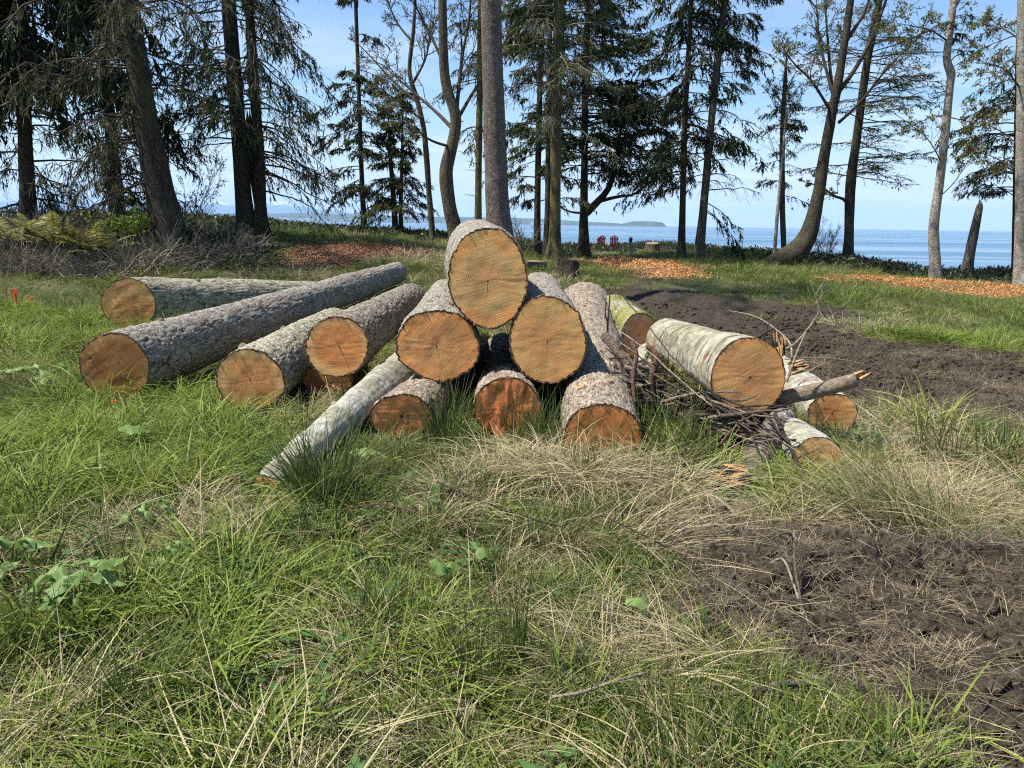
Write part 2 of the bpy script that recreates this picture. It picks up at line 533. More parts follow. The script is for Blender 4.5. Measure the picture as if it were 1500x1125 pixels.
vor = M.n('TexVoronoi', Scale=24.0); M.setin(vor, 'Vector', pos)
chipc = M.mix(M.rng(nz3, 0.35, 0.65), (0.17, 0.085, 0.04), (0.34, 0.19, 0.09))
chipc = M.mix(M.rng(nz1, 0.5, 0.62, 0, 0.7), chipc, (0.14, 0.07, 0.035))
col = M.mix(mud_m, turf, mudc)
col = M.mix(chip_m, col, chipc)
wet = M.math('MULTIPLY', mud_m, M.rng(nz1, 0.5, 0.66))
rough = M.rng(wet, 0, 1, 0.95, 0.5)
hgt = M.math('ADD', M.math('MULTIPLY', nz2, 0.7), M.math('MULTIPLY', nz3, 0.4))
GROUND_MAT = M.finish(M.principled(col, rough, M.bump(hgt, 0.9, 0.05), 0.25))
gobj = g.obj('ground', GROUND_MAT)
tag(gobj, 'grassy clearing with churned mud and wood chips', None, None, 'structure')
mk_mud, mk_chip = masks(fx, fy)
ca = gobj.data.attributes.new('mask', 'FLOAT_COLOR', 'POINT')
ca.data.foreach_set('color', np.stack([mk_mud, mk_chip, mk_mud * 0, mk_mud * 0 + 1], 1).astype(np.float32).ravel())

# interpolated exact sheet height (so things sit on the mesh itself)
FZ = fz.reshape(nyg, nxg)
def sheet(x, y):
    x = np.atleast_1d(np.asarray(x, float)); y = np.atleast_1d(np.asarray(y, float))
    i = np.clip(np.searchsorted(gx, x) - 1, 0, nxg - 2); j = np.clip(np.searchsorted(gy, y) - 1, 0, nyg - 2)
    u = (x - gx[i]) / (gx[i + 1] - gx[i]); v = (y - gy[j]) / (gy[j + 1] - gy[j])
    return FZ[j, i] * (1 - u) * (1 - v) + FZ[j, i + 1] * u * (1 - v) + FZ[j + 1, i] * (1 - u) * v + FZ[j + 1, i + 1] * u * v
def onground(px, py):
    p = ground_hit(px, py)
    return np.array([p[0], p[1], float(sheet(p[0], p[1])[0])])

# ------------------------------------------------------------------ water
g = Geo()
g.add([[-44000, 20, WATER_Z], [44000, 20, WATER_Z], [44000, 25900, WATER_Z], [-44000, 25900, WATER_Z]], [[0, 1, 2, 3]])
M = NM('sea_water')
pos = M.n('NewGeometry').outputs['Position']
s1 = M.noise(M.mapping(pos, (0.0016, 0.016, 0.01)), 1.0, 4, 0.6, 0.6)     # wind lanes
s2 = M.noise(M.mapping(pos, (0.12, 0.5, 0.1)), 1.0, 4, 0.6)
lanes = M.rng(s1, 0.4, 0.62, smooth=True)
wcol = M.mix(lanes, (0.035, 0.10, 0.19), (0.06, 0.14, 0.23))
nrm = M.bump(s2, M.rng(lanes, 0, 1, 0.10, 0.45), 0.6)
p = M.n('BsdfPrincipled')
M.setin(p, 'Base Color', wcol); M.setin(p, 'Roughness', M.rng(lanes, 0, 1, 0.12, 0.34)); p.inputs['IOR'].default_value = 1.33
M.setin(p, 'Normal', nrm)
WATER_MAT = M.finish(p.outputs[0])
wobj = tag(g.obj('sea', WATER_MAT), 'calm blue sea with pale wind lanes', None, None, 'structure')

# ------------------------------------------------------------------ far shore, headland, mountains
def ridge(name, D, pix, depth, mat, seed, label, rough=0.06, step=6):
    """a long hill with a front slope, a crest and a back slope; pix = list of (photo x, height m)"""
    xs = np.arange(pix[0][0], pix[-1][0] + 1, step)
    hs = np.interp(xs, [p[0] for p in pix], [p[1] for p in pix])
    X = (xs - 750) / FPX * D
    n = fbm(np.stack([xs * 0.05, xs * 0 + seed, xs * 0], 1), 4, seed)
    hs = np.maximum(hs * (1 + rough * 2.0 * n), 0.5)
    rows = []
    for fr, hf in ((0.0, 0.0), (0.04, 0.14), (0.2, 0.5), (0.38, 0.8), (0.5, 1.0), (0.7, 0.8), (1.0, 0.0)):
        jit = fbm(np.stack([xs * 0.06, xs * 0 + fr * 5, xs * 0], 1), 3, seed + 3) * 0.12 * (0 < hf < 1)
        rows.append(np.stack([X * (1 + fr * depth / D), D + fr * depth + 0 * X, WATER_Z - 2 + (hs + 2) * np.clip(hf + jit * hf, 0, 1.0)], 1))
    V = np.stack(rows)
    g = Geo(); R, N = V.shape[:2]
    idx = np.arange(R * N).reshape(R, N)
    g.add(V.reshape(-1, 3), np.stack([idx[:-1, :-1], idx[:-1, 1:], idx[1:, 1:], idx[1:, :-1]], -1).reshape(-1, 4))
    return tag(g.obj(name, mat), label, None, None, 'structure')
M = NM('far_forest')
pos = M.n('NewGeometry').outputs['Position']
c = M.mix(M.rng(M.noise(pos, 0.006, 5, 0.7), 0.4, 0.62), (0.018, 0.034, 0.024), (0.065, 0.08, 0.05))
FOREST = M.finish(M.principled(c, 0.95))
M = NM('mountain_rock_and_snow')
pos = M.n('NewGeometry').outputs['Position']
sep = M.n('SeparateXYZ'); M.setin(sep, 0, pos)
sn = M.math('ADD', sep.outputs[2], M.math('MULTIPLY', M.noise(pos, 0.0033, 5, 0.75), 600))
c = M.mix(M.rng(sn, 690, 800), (0.04, 0.055, 0.06), (0.8, 0.82, 0.85))
MOUNT = M.finish(M.principled(c, 0.9))
ridge('far_shore', 6800, [(-900, 60), (0, 70), (250, 68), (330, 60), (430, 76), (520, 70), (600, 60), (700, 66), (790, 58), (840, 44), (900, 26)], 2600, FOREST, 11, 'low wooded far shore across the water')
ridge('headland', 6400, [(780, 2), (830, 18), (880, 16), (905, 22), (918, 40), (935, 46), (952, 42), (962, 34), (968, 5)], 700, FOREST, 23, 'wooded headland at the end of the far shore', 0.03, 2)
ridge('mountains', 20000, [(-600, 340), (0, 400), (240, 415), (285, 430), (312, 530), (345, 430), (392, 515), (410, 535), (440, 430), (470, 320), (500, 290), (520, 225), (535, 285), (548, 270), (575, 90), (600, 15)], 5000, MOUNT, 31, 'distant snow-capped mountains', 0.05, 3)
g = Geo()
for k in range(150):
    x_ = random.choice([random.uniform(410, 530), random.uniform(600, 860), random.uniform(400, 900)])
    d_ = 6800 + random.uniform(15, 260)
    s_ = random.uniform(7, 22)
    g.box(((x_ - 750) / FPX * d_, d_, WATER_Z + 5 + (d_ - 6800) * 0.07), (s_ * 1.6, s_, s_ * 0.7))
tag(g.obj('shoreline_houses', mat_plain('pale_house_walls', (0.75, 0.72, 0.68), 0.7, 0.2, 0.01), smooth=False), 'scatter of tiny pale houses along the far shore', 'houses', None, 'stuff')

# ------------------------------------------------------------------ standing trees
def bark_mat(name, dark, light, moss=None, moss_amt=0.0, vscale=(9, 9, 2.2), spots=0.0, spot_col=(0.5, 0.5, 0.46), bump=0.7):
    M = NM(name)
    pos = M.n('NewGeometry').outputs['Position']
    a = M.noise(M.mapping(pos, vscale), 1.6, 6, 0.65)
    b = M.noise(pos, 2.2, 4, 0.6)
    vor = M.n('TexVoronoi', Scale=3.2, feature='DISTANCE_TO_EDGE'); M.setin(vor, 'Vector', M.mapping(pos, vscale))
    crack = M.rng(vor.outputs['Distance'], 0.0, 0.12)
    c = M.mix(M.rng(a, 0.32, 0.66), dark, light)
    if vscale[0] < 13 or vscale[2] != vscale[0]: c = M.mix(crack, tuple(x * 0.55 for x in dark), c)
    else: crack = M.rng(a, 0.3, 0.6)
    if moss is not None:
        c = M.mix(M.math('MULTIPLY', M.rng(b, 0.42, 0.62), moss_amt), c, moss)
    if spots > 0:
        s = M.noise(pos, 7, 3, 0.6)
        c = M.mix(M.rng(s, 0.55, 0.63, 0, spots), c, spot_col)
    h = M.math('ADD', M.math('MULTIPLY', crack, 0.6), a)
    return M.finish(M.principled(c, 0.92, M.bump(h, bump, 0.04), 0.15))

B_DARK = bark_mat('dark_conifer_bark', (0.032, 0.024, 0.019), (0.090, 0.072, 0.058), (0.11, 0.12, 0.06), 0.35)
B_SPRUCE = bark_mat('grey_spruce_bark', (0.10, 0.075, 0.060), (0.235, 0.190, 0.165), (0.2, 0.19, 0.15), 0.3, (12, 12, 7), 0.3, (0.34, 0.31, 0.28))
B_OLIVE = bark_mat('olive_mossy_bark', (0.064, 0.051, 0.028), (0.150, 0.124, 0.071), (0.19, 0.18, 0.06), 0.6)
B_ALDER = bark_mat('pale_alder_bark', (0.20, 0.175, 0.145), (0.42, 0.39, 0.34), (0.24, 0.22, 0.13), 0.35, (5, 5, 7), 0.5, (0.55, 0.53, 0.48), 0.35)
B_MAPLE = bark_mat('brown_grey_bark', (0.056, 0.044, 0.034), (0.150, 0.124, 0.098), (0.17, 0.16, 0.08), 0.4)
TWIG_DARK = mat_plain('dark_twigs', (0.055, 0.042, 0.032), 0.9, 0.3, 6)
TWIG_GREY = mat_plain('lichen_grey_twigs', (0.17, 0.155, 0.115), 0.95, 0.4, 3)
NEEDLE_DARK = mat_leaf('dark_needles', (0.018, 0.030, 0.012), (0.042, 0.058, 0.020), (0.09, 0.10, 0.035), 0.3)
NEEDLE_MID = mat_leaf('mid_green_needles', (0.032, 0.048, 0.017), (0.075, 0.092, 0.030), (0.15, 0.15, 0.05), 0.35)
LICHEN = mat_leaf('grey_green_lichen', (0.065, 0.065, 0.034), (0.15, 0.145, 0.072), (0.25, 0.24, 0.10), 0.3)
BUD = mat_leaf('opening_spring_leaves', (0.10, 0.11, 0.03), (0.20, 0.20, 0.06), (0.26, 0.17, 0.07), 0.45)

def smooth_path(pts, n):
    """Catmull-Rom through pts (K,D)"""
    pts = np.asarray(pts, float)
    K = len(pts)
    if K == 2:
        return pts[0] + (pts[1] - pts[0]) * np.linspace(0, 1, n)[:, None]
    seg = np.concatenate([[0], np.cumsum(np.linalg.norm(np.diff(pts[:, :3], axis=0), axis=1))])
    u = np.linspace(0, seg[-1], n)
    k = np.clip(np.searchsorted(seg, u, side='right') - 1, 0, K - 2)
    t = ((u - seg[k]) / (seg[k + 1] - seg[k]))[:, None]
    p1 = pts[k]; p2 = pts[k + 1]; p0 = pts[np.maximum(k - 1, 0)]; p3 = pts[np.minimum(k + 2, K - 1)]
    return 0.5 * (2 * p1 + (p2 - p0) * t + (2 * p0 - 5 * p1 + 4 * p2 - p3) * t ** 2 + (3 * p1 - p0 - 3 * p2 + p3) * t ** 3)

class Tree:
    def __init__(self, name, label, pix, D, mat, top=12.0, sides=14, rings=70, flare=0.5, group='trees along the bank', cat='tree', seed=0, lump=0.05, broken=False):
        """pix: list of (px, py, width px) from the base up"""
        pts = [np.append(P(a, b, D), w / FPX * D * 0.5) for a, b, w in pix]
        base = pts[0].copy()
        gz = float(sheet(base[0], base[1])[0])
        if base[2] > gz - 0.25:
            b2 = base.copy(); d = (pts[1] - pts[0])[:3]
            b2[2] = gz - 0.25
            b2[:2] -= d[:2] / max(d[2], 0.3) * (base[2] - b2[2]) * 0.6
            if base[2] - b2[2] > 0.15: pts.insert(0, b2)
            else: pts[0] = b2
        if not broken:
            d = unit((pts[-1] - pts[-2])[:3]); d = unit(d * np.array([0.6, 0.6, 1.0]))
            k = 0
            r1 = pts[-1][3]; z1 = pts[-1][2]
            while pts[-1][2] < top and k < 30:
                step = min(1.5, max(top - pts[-1][2], 0.3))
                nz = pts[-1][2] + step
                pts.append(np.append(pts[-1][:3] + d / d[2] * step, max(0.012, r1 * (1 - (nz - z1) / max(top - z1, 0.1)) ** 0.8)))
                k += 1
        self.path = smooth_path(np.array(pts), rings)
        self.path[:, 3] = np.maximum(self.path[:, 3], 0.008)
        self.gz = gz; self.rng = np.random.default_rng(1000 + seed)
        loc = (float(self.path[0, 0]), float(self.path[0, 1]), gz)
        self.loc = np.array(loc)
        self.root = thing(name, label, cat, loc, group)
        ctr = self.path[:, :3]; rad = self.path[:, 3]
        tan = unit(np.gradient(ctr, axis=0))
        a = unit(np.cross(tan, np.array([0.05, 1.0, 0.02]))); b = np.cross(tan, a)
        ph = np.arange(sides) / sides * 2 * math.pi
        dirs = np.cos(ph)[None, :, None] * a[:, None, :] + np.sin(ph)[None, :, None] * b[:, None, :]
        hgt = (ctr[:, 2] - gz)
        fl = 1 + flare * np.exp(-np.maximum(hgt, 0) / (1.6 * rad[0] + 0.08))[:, None] * (0.55 + 0.65 * np.maximum(0, np.sin(ph * 2.5 + seed))[None, :] ** 1.0)
        q = (ctr[:, None, :] + dirs * rad[:, None, None] * 1.0)
        nz_ = fbm((q * np.array([4, 4, 1.6])).reshape(-1, 3), 3, seed).reshape(len(ctr), sides)
        rr = rad[:, None] * fl * (1 + lump * 2 * nz_)
        if broken:
            rr[-3:] *= np.array([0.95, 0.8, 0.35])[:, None]
        V = ctr[:, None, :] + dirs * rr[:, :, None]
        if broken:
            V[-1, :, 2] += self.rng.uniform(-0.1, 0.25, sides)
        g = Geo(); R = len(ctr)
        idx = np.arange(R * sides).reshape(R, sides); nx = np.roll(idx, -1, 1)
        g.add(V.reshape(-1, 3), np.stack([idx[:-1], nx[:-1], nx[1:], idx[1:]], -1).reshape(-1, 4))
        self.trunk = g.obj('trunk', mat, self.root, loc=loc)
        self.limb = Geo(); self.leaf = Geo()
    def at(self, z):
        z = np.asarray(z, float)
        o = np.argsort(self.path[:, 2])
        return np.stack([np.interp(z, self.path[o, 2], self.path[o, k]) for k in range(4)], -1)
    def stubs(self, n, zlo, zhi, L=0.3, r=0.015):
        rg = self.rng; h = rg.uniform(zlo, zhi, n); c = self.at(h); az = rg.uniform(0, 6.28, n)
        d = np.stack([np.cos(az), np.sin(az), rg.uniform(-0.2, 0.4, n)], 1)
        l = rg.uniform(0.4, 1, n) * L
        t = np.linspace(0, 1, 4)
        pts = c[:, None, :3] + d[:, None] * (c[:, 3:4] * 0.7 + l[:, None] * t)[:, :, None]
        for k in range(n):
            gg = Geo(); gg.tubes(pts[k], r * (1 - 0.6 * t), 5, cap=True)
            gg.obj('branch_stub', TWIG_DARK, self.root, loc=self.loc)
    def conifer(self, n, zlo, zhi, L0, L1, elev=0.1, droop=0.5, up=0.1, twigs=18, needles=8, nlen=0.13, nwid=0.036, az=None, spread=0.8,
                hang=0.35, tw=0.32, r0=0.016, lichen=0.0, tmin=0.12, jit=0.05, zpow=1.0):
        rg = self.rng
        h = zlo + (zhi - zlo) * rg.uniform(0, 1, n) ** zpow
        c = self.at(h)
        a = rg.uniform(0, 2 * math.pi, n) if az is None else rg.normal(az, spread, n)
        f = (h - zlo) / max(zhi - zlo, 0.01)
        L = (L0 + (L1 - L0) * f) * rg.uniform(0.5, 1.12, n)
        dh = np.stack([np.cos(a), np.sin(a), 0 * a], 1)
        PN = 9
        t = np.linspace(0, 1, PN)
        e = rg.normal(elev, 0.12, n)[:, None]; dr = (droop * rg.uniform(0.7, 1.3, n))[:, None]
        zz = L[:, None] * (e * t - dr * t ** 2 + up * t ** 4)
        pts = c[:, None, :3] + dh[:, None, :] * (L[:, None] * t)[:, :, None]
        pts[:, :, 2] += zz
        wob = rg.normal(0, jit, (n, PN, 3)) * (t[None, :, None]) * L[:, None, None] * 0.5
        pts += wob
        r = (r0 * np.sqrt(L))[:, None] * (1 - 0.85 * t)[None]
        self.limb.tubes(pts, r, 4)
        # secondary twigs
        m = twigs
        ts = np.clip(tmin + (1 - tmin) * rg.uniform(0, 1, (n, m)) ** 0.75, 0, 0.995)
        k = np.minimum((ts * (PN - 1)).astype(int), PN - 2); w = ts * (PN - 1) - k
        ii = np.arange(n)[:, None]
        base = pts[ii, k] * (1 - w)[..., None] + pts[ii, k + 1] * w[..., None]
        tg = unit(pts[ii, k + 1] - pts[ii, k])
        side = np.cross(tg, np.array([0, 0, 1.0])) * np.where(rg.uniform(size=(n, m)) < 0.5, -1, 1)[..., None]
        td = unit(side * rg.uniform(0.3, 1.1, (n, m))[..., None] + tg * rg.uniform(0.4, 1.0, (n, m))[..., None] + np.array([0, 0, -1.0]) * (hang * rg.uniform(0, 1.6, (n, m)))[..., None])
        tl = (L[:, None] * tw * (1.2 - ts) * rg.uniform(0.5, 1.15, (n, m)) + 0.10)
        s = np.linspace(0, 1, 4)
        tp = base[:, :, None, :] + td[:, :, None, :] * (tl[..., None] * s)[..., None]
        tp[..., 2] -= (tl[..., None] * hang * s ** 2)
        tp = tp.reshape(-1, 4, 3)
        self.limb.tubes(tp, np.repeat((0.0065 * (1 - 0.7 * s))[None], len(tp), 0), 3)
        ld = self.leaf
        if needles > 0:
            N = len(tp); kk = needles
            ss = rg.uniform(0.05, 1.0, (N, kk)); k2 = np.minimum((ss * 3).astype(int), 2); w2 = ss * 3 - k2
            jj = np.arange(N)[:, None]
            nb = tp[jj, k2] * (1 - w2)[..., None] + tp[jj, k2 + 1] * w2[..., None]
            tdir = unit(tp[jj, k2 + 1] - tp[jj, k2])
            nd = unit(tdir * 0.9 + rg.normal(0, 0.5, (N, kk, 3)) + np.array([0, 0, -0.15]))
            sd = unit(np.cross(nd, rg.normal(0, 0.5, (N, kk, 3)) + np.array([0, 0, 1.0])))
            sel = rg.uniform(size=N * kk) < 1.0
            ld.blades(nb.reshape(-1, 3)[sel], nd.reshape(-1, 3)[sel], sd.reshape(-1, 3)[sel], rg.uniform(0.6, 1.3, N * kk)[sel] * nlen, rg.uniform(0.6, 1.2, N * kk)[sel] * nwid, None, 1, 0, rg.uniform(0, 1, N * kk)[sel], shape=[0.9, 0.25])
        if lichen > 0:
            N = int(len(tp) * lichen)
            pick = rg.integers(0, len(tp), N)
            b = tp[pick, rg.integers(0, 4, N)]
            d = unit(rg.normal(0, 0.35, (N, 3)) + np.array([0, 0, -1.0]))
            sd = unit(np.cross(d, rg.normal(0, 1, (N, 3))))
            ld.blades(b, d, sd, rg.uniform(0.06, 0.30, N), rg.uniform(0.008, 0.022, N), rg.normal(0, 0.25, (N, 3)), 2, 1, rg.uniform(0, 1, N), shape=[0.7, 1.0, 0.3])
    def limb_px(self, pix, D, r0, r1):
        pts = smooth_path(np.array([P(a, b, D + (c[0] if c else 0)) for a, b, *c in pix]), 14)
        self.limb.tubes(pts, np.linspace(r0, r1, 14), 7)
        return pts
    def spawn(self, parents, prad, m, frac, up=0.2, tmin=0.25, ang=0.9, PN=6, wig=0.06, minl=0.12, rfrac=0.5, sides=3, flat=1.0, leaves=0, lsize=0.04, rmin=0.0035):
        """children branches on each parent polyline; parents (N,Pn,3), prad (N,)"""
        rg = self.rng
        parents = np.asarray(parents, float); N, Pn, _ = parents.shape
        plen = np.linalg.norm(np.diff(parents, axis=1), axis=2).sum(1)
        ts = np.clip(tmin + (1 - tmin) * rg.uniform(0, 1, (N, m)), 0, 0.99)
        k = np.minimum((ts * (Pn - 1)).astype(int), Pn - 2); w = ts * (Pn - 1) - k
        ii = np.arange(N)[:, None]
        base = parents[ii, k] * (1 - w)[..., None] + parents[ii, k + 1] * w[..., None]
        tg = unit(parents[ii, k + 1] - parents[ii, k])
        rd = rg.normal(0, 1, (N, m, 3)); rd[..., 2] *= flat
        rd = unit(rd - (rd * tg).sum(-1, keepdims=True) * tg)
        d = unit(tg * 0.75 + rd * ang * rg.uniform(0.5, 1.2, (N, m))[..., None] + np.array([0, 0, up]))
        l = np.maximum(plen[:, None] * frac * (1.15 - 0.75 * ts) * rg.uniform(0.45, 1.15, (N, m)), minl)
        t = np.linspace(0, 1, PN)
        pts = base[:, :, None, :] + d[:, :, None, :] * (l[..., None] * t)[..., None]
        wv = np.cumsum(rg.normal(0, wig, (N, m, PN, 3)), axis=2) * l[..., None, None] * 0.5; wv[:, :, 0] = 0
        pts = pts + wv
        pts[..., 2] += up * 0.5 * l[..., None] * t ** 2
        pts = pts.reshape(-1, PN, 3)
        r = np.maximum(np.repeat(prad, m) * rfrac * rg.uniform(0.6, 1.1, N * m), rmin)
        self.limb.tubes(pts, r[:, None] * (1 - 0.75 * t)[None] + 0.0015, sides)
        if leaves:
            K = len(pts); b = pts[np.repeat(np.arange(K), leaves), rg.integers(1, PN, K * leaves)] + rg.normal(0, 0.015, (K * leaves, 3))
            dd = unit(rg.normal(0, 1, (K * leaves, 3)) + np.array([0, 0, -0.2])); sd = unit(np.cross(dd, rg.normal(0, 1, (K * leaves, 3))))
            self.leaf.blades(b, dd, sd, rg.uniform(0.6, 1.3, K * leaves) * lsize, rg.uniform(0.5, 0.8, K * leaves) * lsize, None, 1, 2, rg.uniform(0, 1, K * leaves), shape=[0.9, 0.5])
        return pts, r
    def done(self, twig=None, needle=None):
        if self.limb.n: self.limb.obj('branches', twig or TWIG_DARK, self.root, loc=self.loc)
        if self.leaf.n: self.leaf.obj('crown', [needle or NEEDLE_DARK, LICHEN, BUD], self.root, loc=self.loc, smooth=False)
        return self.root

PI = math.pi
# left grove
t = Tree('conifer_tree', 'dense dark conifer at the far left edge with hanging boughs', [(42, 318, 22), (38, 230, 19), (34, 120, 16), (30, 0, 14)], 18, B_DARK, 12, seed=1, group='left grove')
t.conifer(120, 4.6, 11, 3.1, 2.2, -0.05, 0.5, 0.05, 28, 13, 0.18, 0.065, hang=0.7, jit=0.1)
t.conifer(20, 1.4, 4.0, 2.2, 2.6, 0.0, 0.45, 0.05, 20, 5, 0.14, 0.04, hang=0.6, lichen=2.5, jit=0.1)
t.done()
t = Tree('conifer_tree', 'slim straight conifer trunk left of the big leaning tree', [(172, 318, 22), (166, 230, 17), (155, 120, 15), (145, 20, 13)], 19, B_DARK, 12, seed=2, group='left grove')
t.conifer(34, 3.2, 10, 2.2, 2.2, 0.05, 0.3, 0.0, 18, 6, 0.1, 0.03, hang=0.35, lichen=1.6, tw=0.28, jit=0.12)
t.conifer(26, 1.0, 4.5, 2.0, 2.0, -0.1, 0.3, 0.0, 20, 7, 0.13, 0.04, az=0.3, spread=1.2)
t.done()
t = Tree('conifer_tree', 'thick leaning conifer trunk hung with grey lichen twigs', [(246, 332, 46), (232, 270, 37), (213, 170, 32), (200, 90, 29), (188, 0, 27)], 15, B_DARK, 11, sides=22, rings=90, seed=3, group='left grove', flare=0.35)
t.conifer(22, 3.6, 8.5, 3.0, 2.8, 0.15, 0.4, -0.05, 24, 6, 0.13, 0.04, hang=0.5, lichen=2.0, tw=0.3, r0=0.018, jit=0.13)
t.conifer(7, 3.6, 5.5, 2.2, 2.6, 0.08, 0.35, 0.0, 22, 5, 0.12, 0.036, hang=0.45, lichen=2.0, az=-0.3, spread=0.7, tw=0.28, jit=0.13)
t.conifer(16, 2.2, 4.6, 2.4, 2.6, 0.0, 0.4, 0.0, 22, 4, 0.10, 0.03, hang=0.5, lichen=2.6, az=PI + 0.3, spread=0.6, tw=0.3, jit=0.12)
t.stubs(14, 2, 6, 0.5)
t.done()
t = Tree('conifer_tree', 'left straight trunk of the paired conifers above the wood chips', [(360, 334, 25), (355, 270, 22), (348, 170, 21), (339, 60, 20), (335, 0, 19)], 20, B_DARK, 12, 18, 80, seed=5, group='left grove', flare=0.2)
t.conifer(40, 4.2, 9.5, 2.4, 2.3, 0.02, 0.35, 0.05, 20, 5, 0.12, 0.034, lichen=0.5, hang=0.4, jit=0.1)
t.conifer(12, 4.0, 5.6, 2.4, 2.4, 0.08, 0.15, 0.0, 20, 8, 0.14, 0.04, az=PI, spread=0.5)
t.conifer(3, 3.2, 3.8, 2.0, 2.2, -0.1, 0.25, 0.0, 14, 0, lichen=0.6, az=PI, spread=0.5)
t.done()
t = Tree('conifer_tree', 'right trunk of the paired conifers with exposed roots and drooping boughs', [(384, 347, 22), (382, 320, 17), (379, 220, 15), (371, 110, 14), (365, 0, 12)], 20, B_DARK, 12, 20, 90, seed=6, group='left grove', flare=0.55)
t.conifer(30, 3.4, 9.5, 2.1, 2.0, -0.05, 0.4, 0.02, 22, 9, 0.14, 0.038, hang=0.5, jit=0.08)
t.conifer(15, 2.9, 7.5, 2.7, 2.3, -0.1, 0.55, 0.05, 24, 7, 0.13, 0.036, az=0.0, spread=0.5, hang=0.7)
t.conifer(8, 2.2, 3.2, 2.2, 2.2, -0.1, 0.45, 0.0, 16, 3, 0.12, 0.03, az=-0.2, spread=0.5)
t.done()
t = Tree('leaning_stem', 'thin leaning dead stem between the paired conifers', [(384, 338, 9), (376, 290, 11), (368, 230, 12), (364, 170, 9)], 20.3, B_DARK, 3, 9, 40, seed=7, group='left grove', broken=True)
t.stubs(6, 1.4, 3.2, 0.5); t.done()

# middle row
t = Tree('conifer_tree', 'slender conifer with layered sparse boughs above the far water', [(534, 340, 9), (530, 260, 7), (526, 150, 6), (521, 0, 5)], 27, B_DARK, 13, 10, 60, seed=8)
t.conifer(58, 2.4, 11, 1.75, 1.6, 0.0, 0.28, 0.08, 20, 10, 0.15, 0.05, hang=0.25, r0=0.013)
t.done()
for k, (a, b, w, tp, L) in enumerate([(580, 345, 9, 5.4, 1.15), (588, 347, 7, 5.9, 1.0)]):
    t = Tree('conifer_tree', ['short bushy young conifer, left of the two small ones', 'short bushy young conifer, right of the two small ones'][k], [(a, b, w), (a - 3 + 2 * k, 300, w * 0.9), (a - 8 + 9 * k, 230, w * 0.6)], 26.5, B_DARK, tp, 8, 40, seed=9 + k)
    t.conifer(44, 1.9, tp - 0.2, L * 1.35, 0.3, 0.12, 0.4, 0.1, 16, 9, 0.13, 0.04, hang=0.3, r0=0.011)
    t.done(None, NEEDLE_MID)
t = Tree('bare_tree', 'thin crooked bare tree with lichen-spotted trunk', [(634, 350, 9), (629, 290, 8), (622, 200, 8), (612, 150, 7), (600, 105, 6), (606, 40, 5)], 25, B_MAPLE, 10, 9, 60, seed=11, lump=0.08)
L1 = [t.limb_px([(612, 150), (575, 118, 0.6), (545, 85, 1.0), (520, 60, 1.2)], 25, 0.05, 0.012), t.limb_px([(618, 175), (585, 150, -0.5), (550, 125, -0.8)], 25, 0.04, 0.012), t.limb_px([(606, 120), (625, 80, 0.5), (632, 20, 0.8)], 25, 0.045, 0.012), t.limb_px([(603, 60), (580, 30, 0.3), (560, -20, 0.5)], 25, 0.04, 0.012)]
a_, r_ = t.spawn(np.array(L1), np.full(4, 0.035), 11, 0.5, 0.1)
b_, r2 = t.spawn(a_, r_, 7, 0.5, 0.05)
t.spawn(b_, r2, 4, 0.5, 0.0, leaves=2, lsize=0.045, PN=4)
t.done()
t = Tree('alder_tree', 'curving grey-brown trunk just left of the thick straight one', [(668, 345, 21), (658, 300, 20), (654, 250, 19), (664, 205, 16), (667, 170, 15), (655, 130, 14), (650, 90, 13), (648, 0, 12)], 18, B_MAPLE, 10, 16, 90, seed=12, lump=0.06)
L1 = [t.limb_px([(664, 190), (640, 165, 0.5), (600, 130, 1.0), (560, 95, 1.5)], 18, 0.05, 0.01), t.limb_px([(667, 180), (690, 140, 0.5), (715, 100, 1.0), (740, 60, 1.2)], 18, 0.05, 0.01), t.limb_px([(660, 215), (630, 205, -0.5), (595, 180, -0.8), (555, 170, -1)], 18, 0.035, 0.008), t.limb_px([(651, 95), (630, 50, 0.3), (610, 10, 0.5), (600, -30, 0.5)], 18, 0.04, 0.01), t.limb_px([(668, 170), (676, 90, 0.4), (688, 20, 0.6), (690, -40, 0.6)], 18, 0.05, 0.015)]
a_, r_ = t.spawn(np.array(L1), np.full(5, 0.028), 10, 0.55, 0.1)
b_, r2 = t.spawn(a_, r_, 7, 0.5, 0.0)
t.spawn(b_, r2, 4, 0.5, 0.0, leaves=2, lsize=0.035, PN=4)
t.stubs(8, 2, 5, 0.12)
t.done()
t = Tree('conifer_tree', 'dark slim trunk half hidden left of the thick straight trunk', [(700, 345, 11), (701, 250, 9.5), (703, 120, 9), (704, 0, 8)], 23, B_OLIVE, 12, 10, 60, seed=13)
t.stubs(12, 1.6, 4.5, 0.5, 0.012)
t.conifer(34, 4.0, 11, 1.6, 1.6, 0.0, 0.35, 0.0, 16, 6, 0.12, 0.034, lichen=0.3)
t.done()
t = Tree('spruce_tree', 'thick straight spruce trunk rising behind the top log', [(738, 390, 46), (733, 345, 38), (728, 285, 33), (723, 140, 30), (719, 0, 28)], 15, B_SPRUCE, 14, 26, 120, seed=14, flare=0.3, lump=0.03)
t.stubs(16, 2.0, 6, 0.08, 0.02)
t.conifer(34, 7.5, 13, 2.6, 1.8, 0.05, 0.4, 0.1, 22, 8, 0.12, 0.034)
t.done()
t = Tree('conifer_tree', 'thin conifer with ragged boughs right of the thick spruce', [(787, 358, 10), (788, 260, 9), (791, 130, 8), (796, 0, 7)], 27, B_DARK, 12, 9, 60, seed=15)
t.conifer(60, 2.0, 11, 2.0, 1.8, 0.05, 0.3, 0.05, 22, 9, 0.15, 0.05, hang=0.35, lichen=0.4)
t.done(None, NEEDLE_MID)
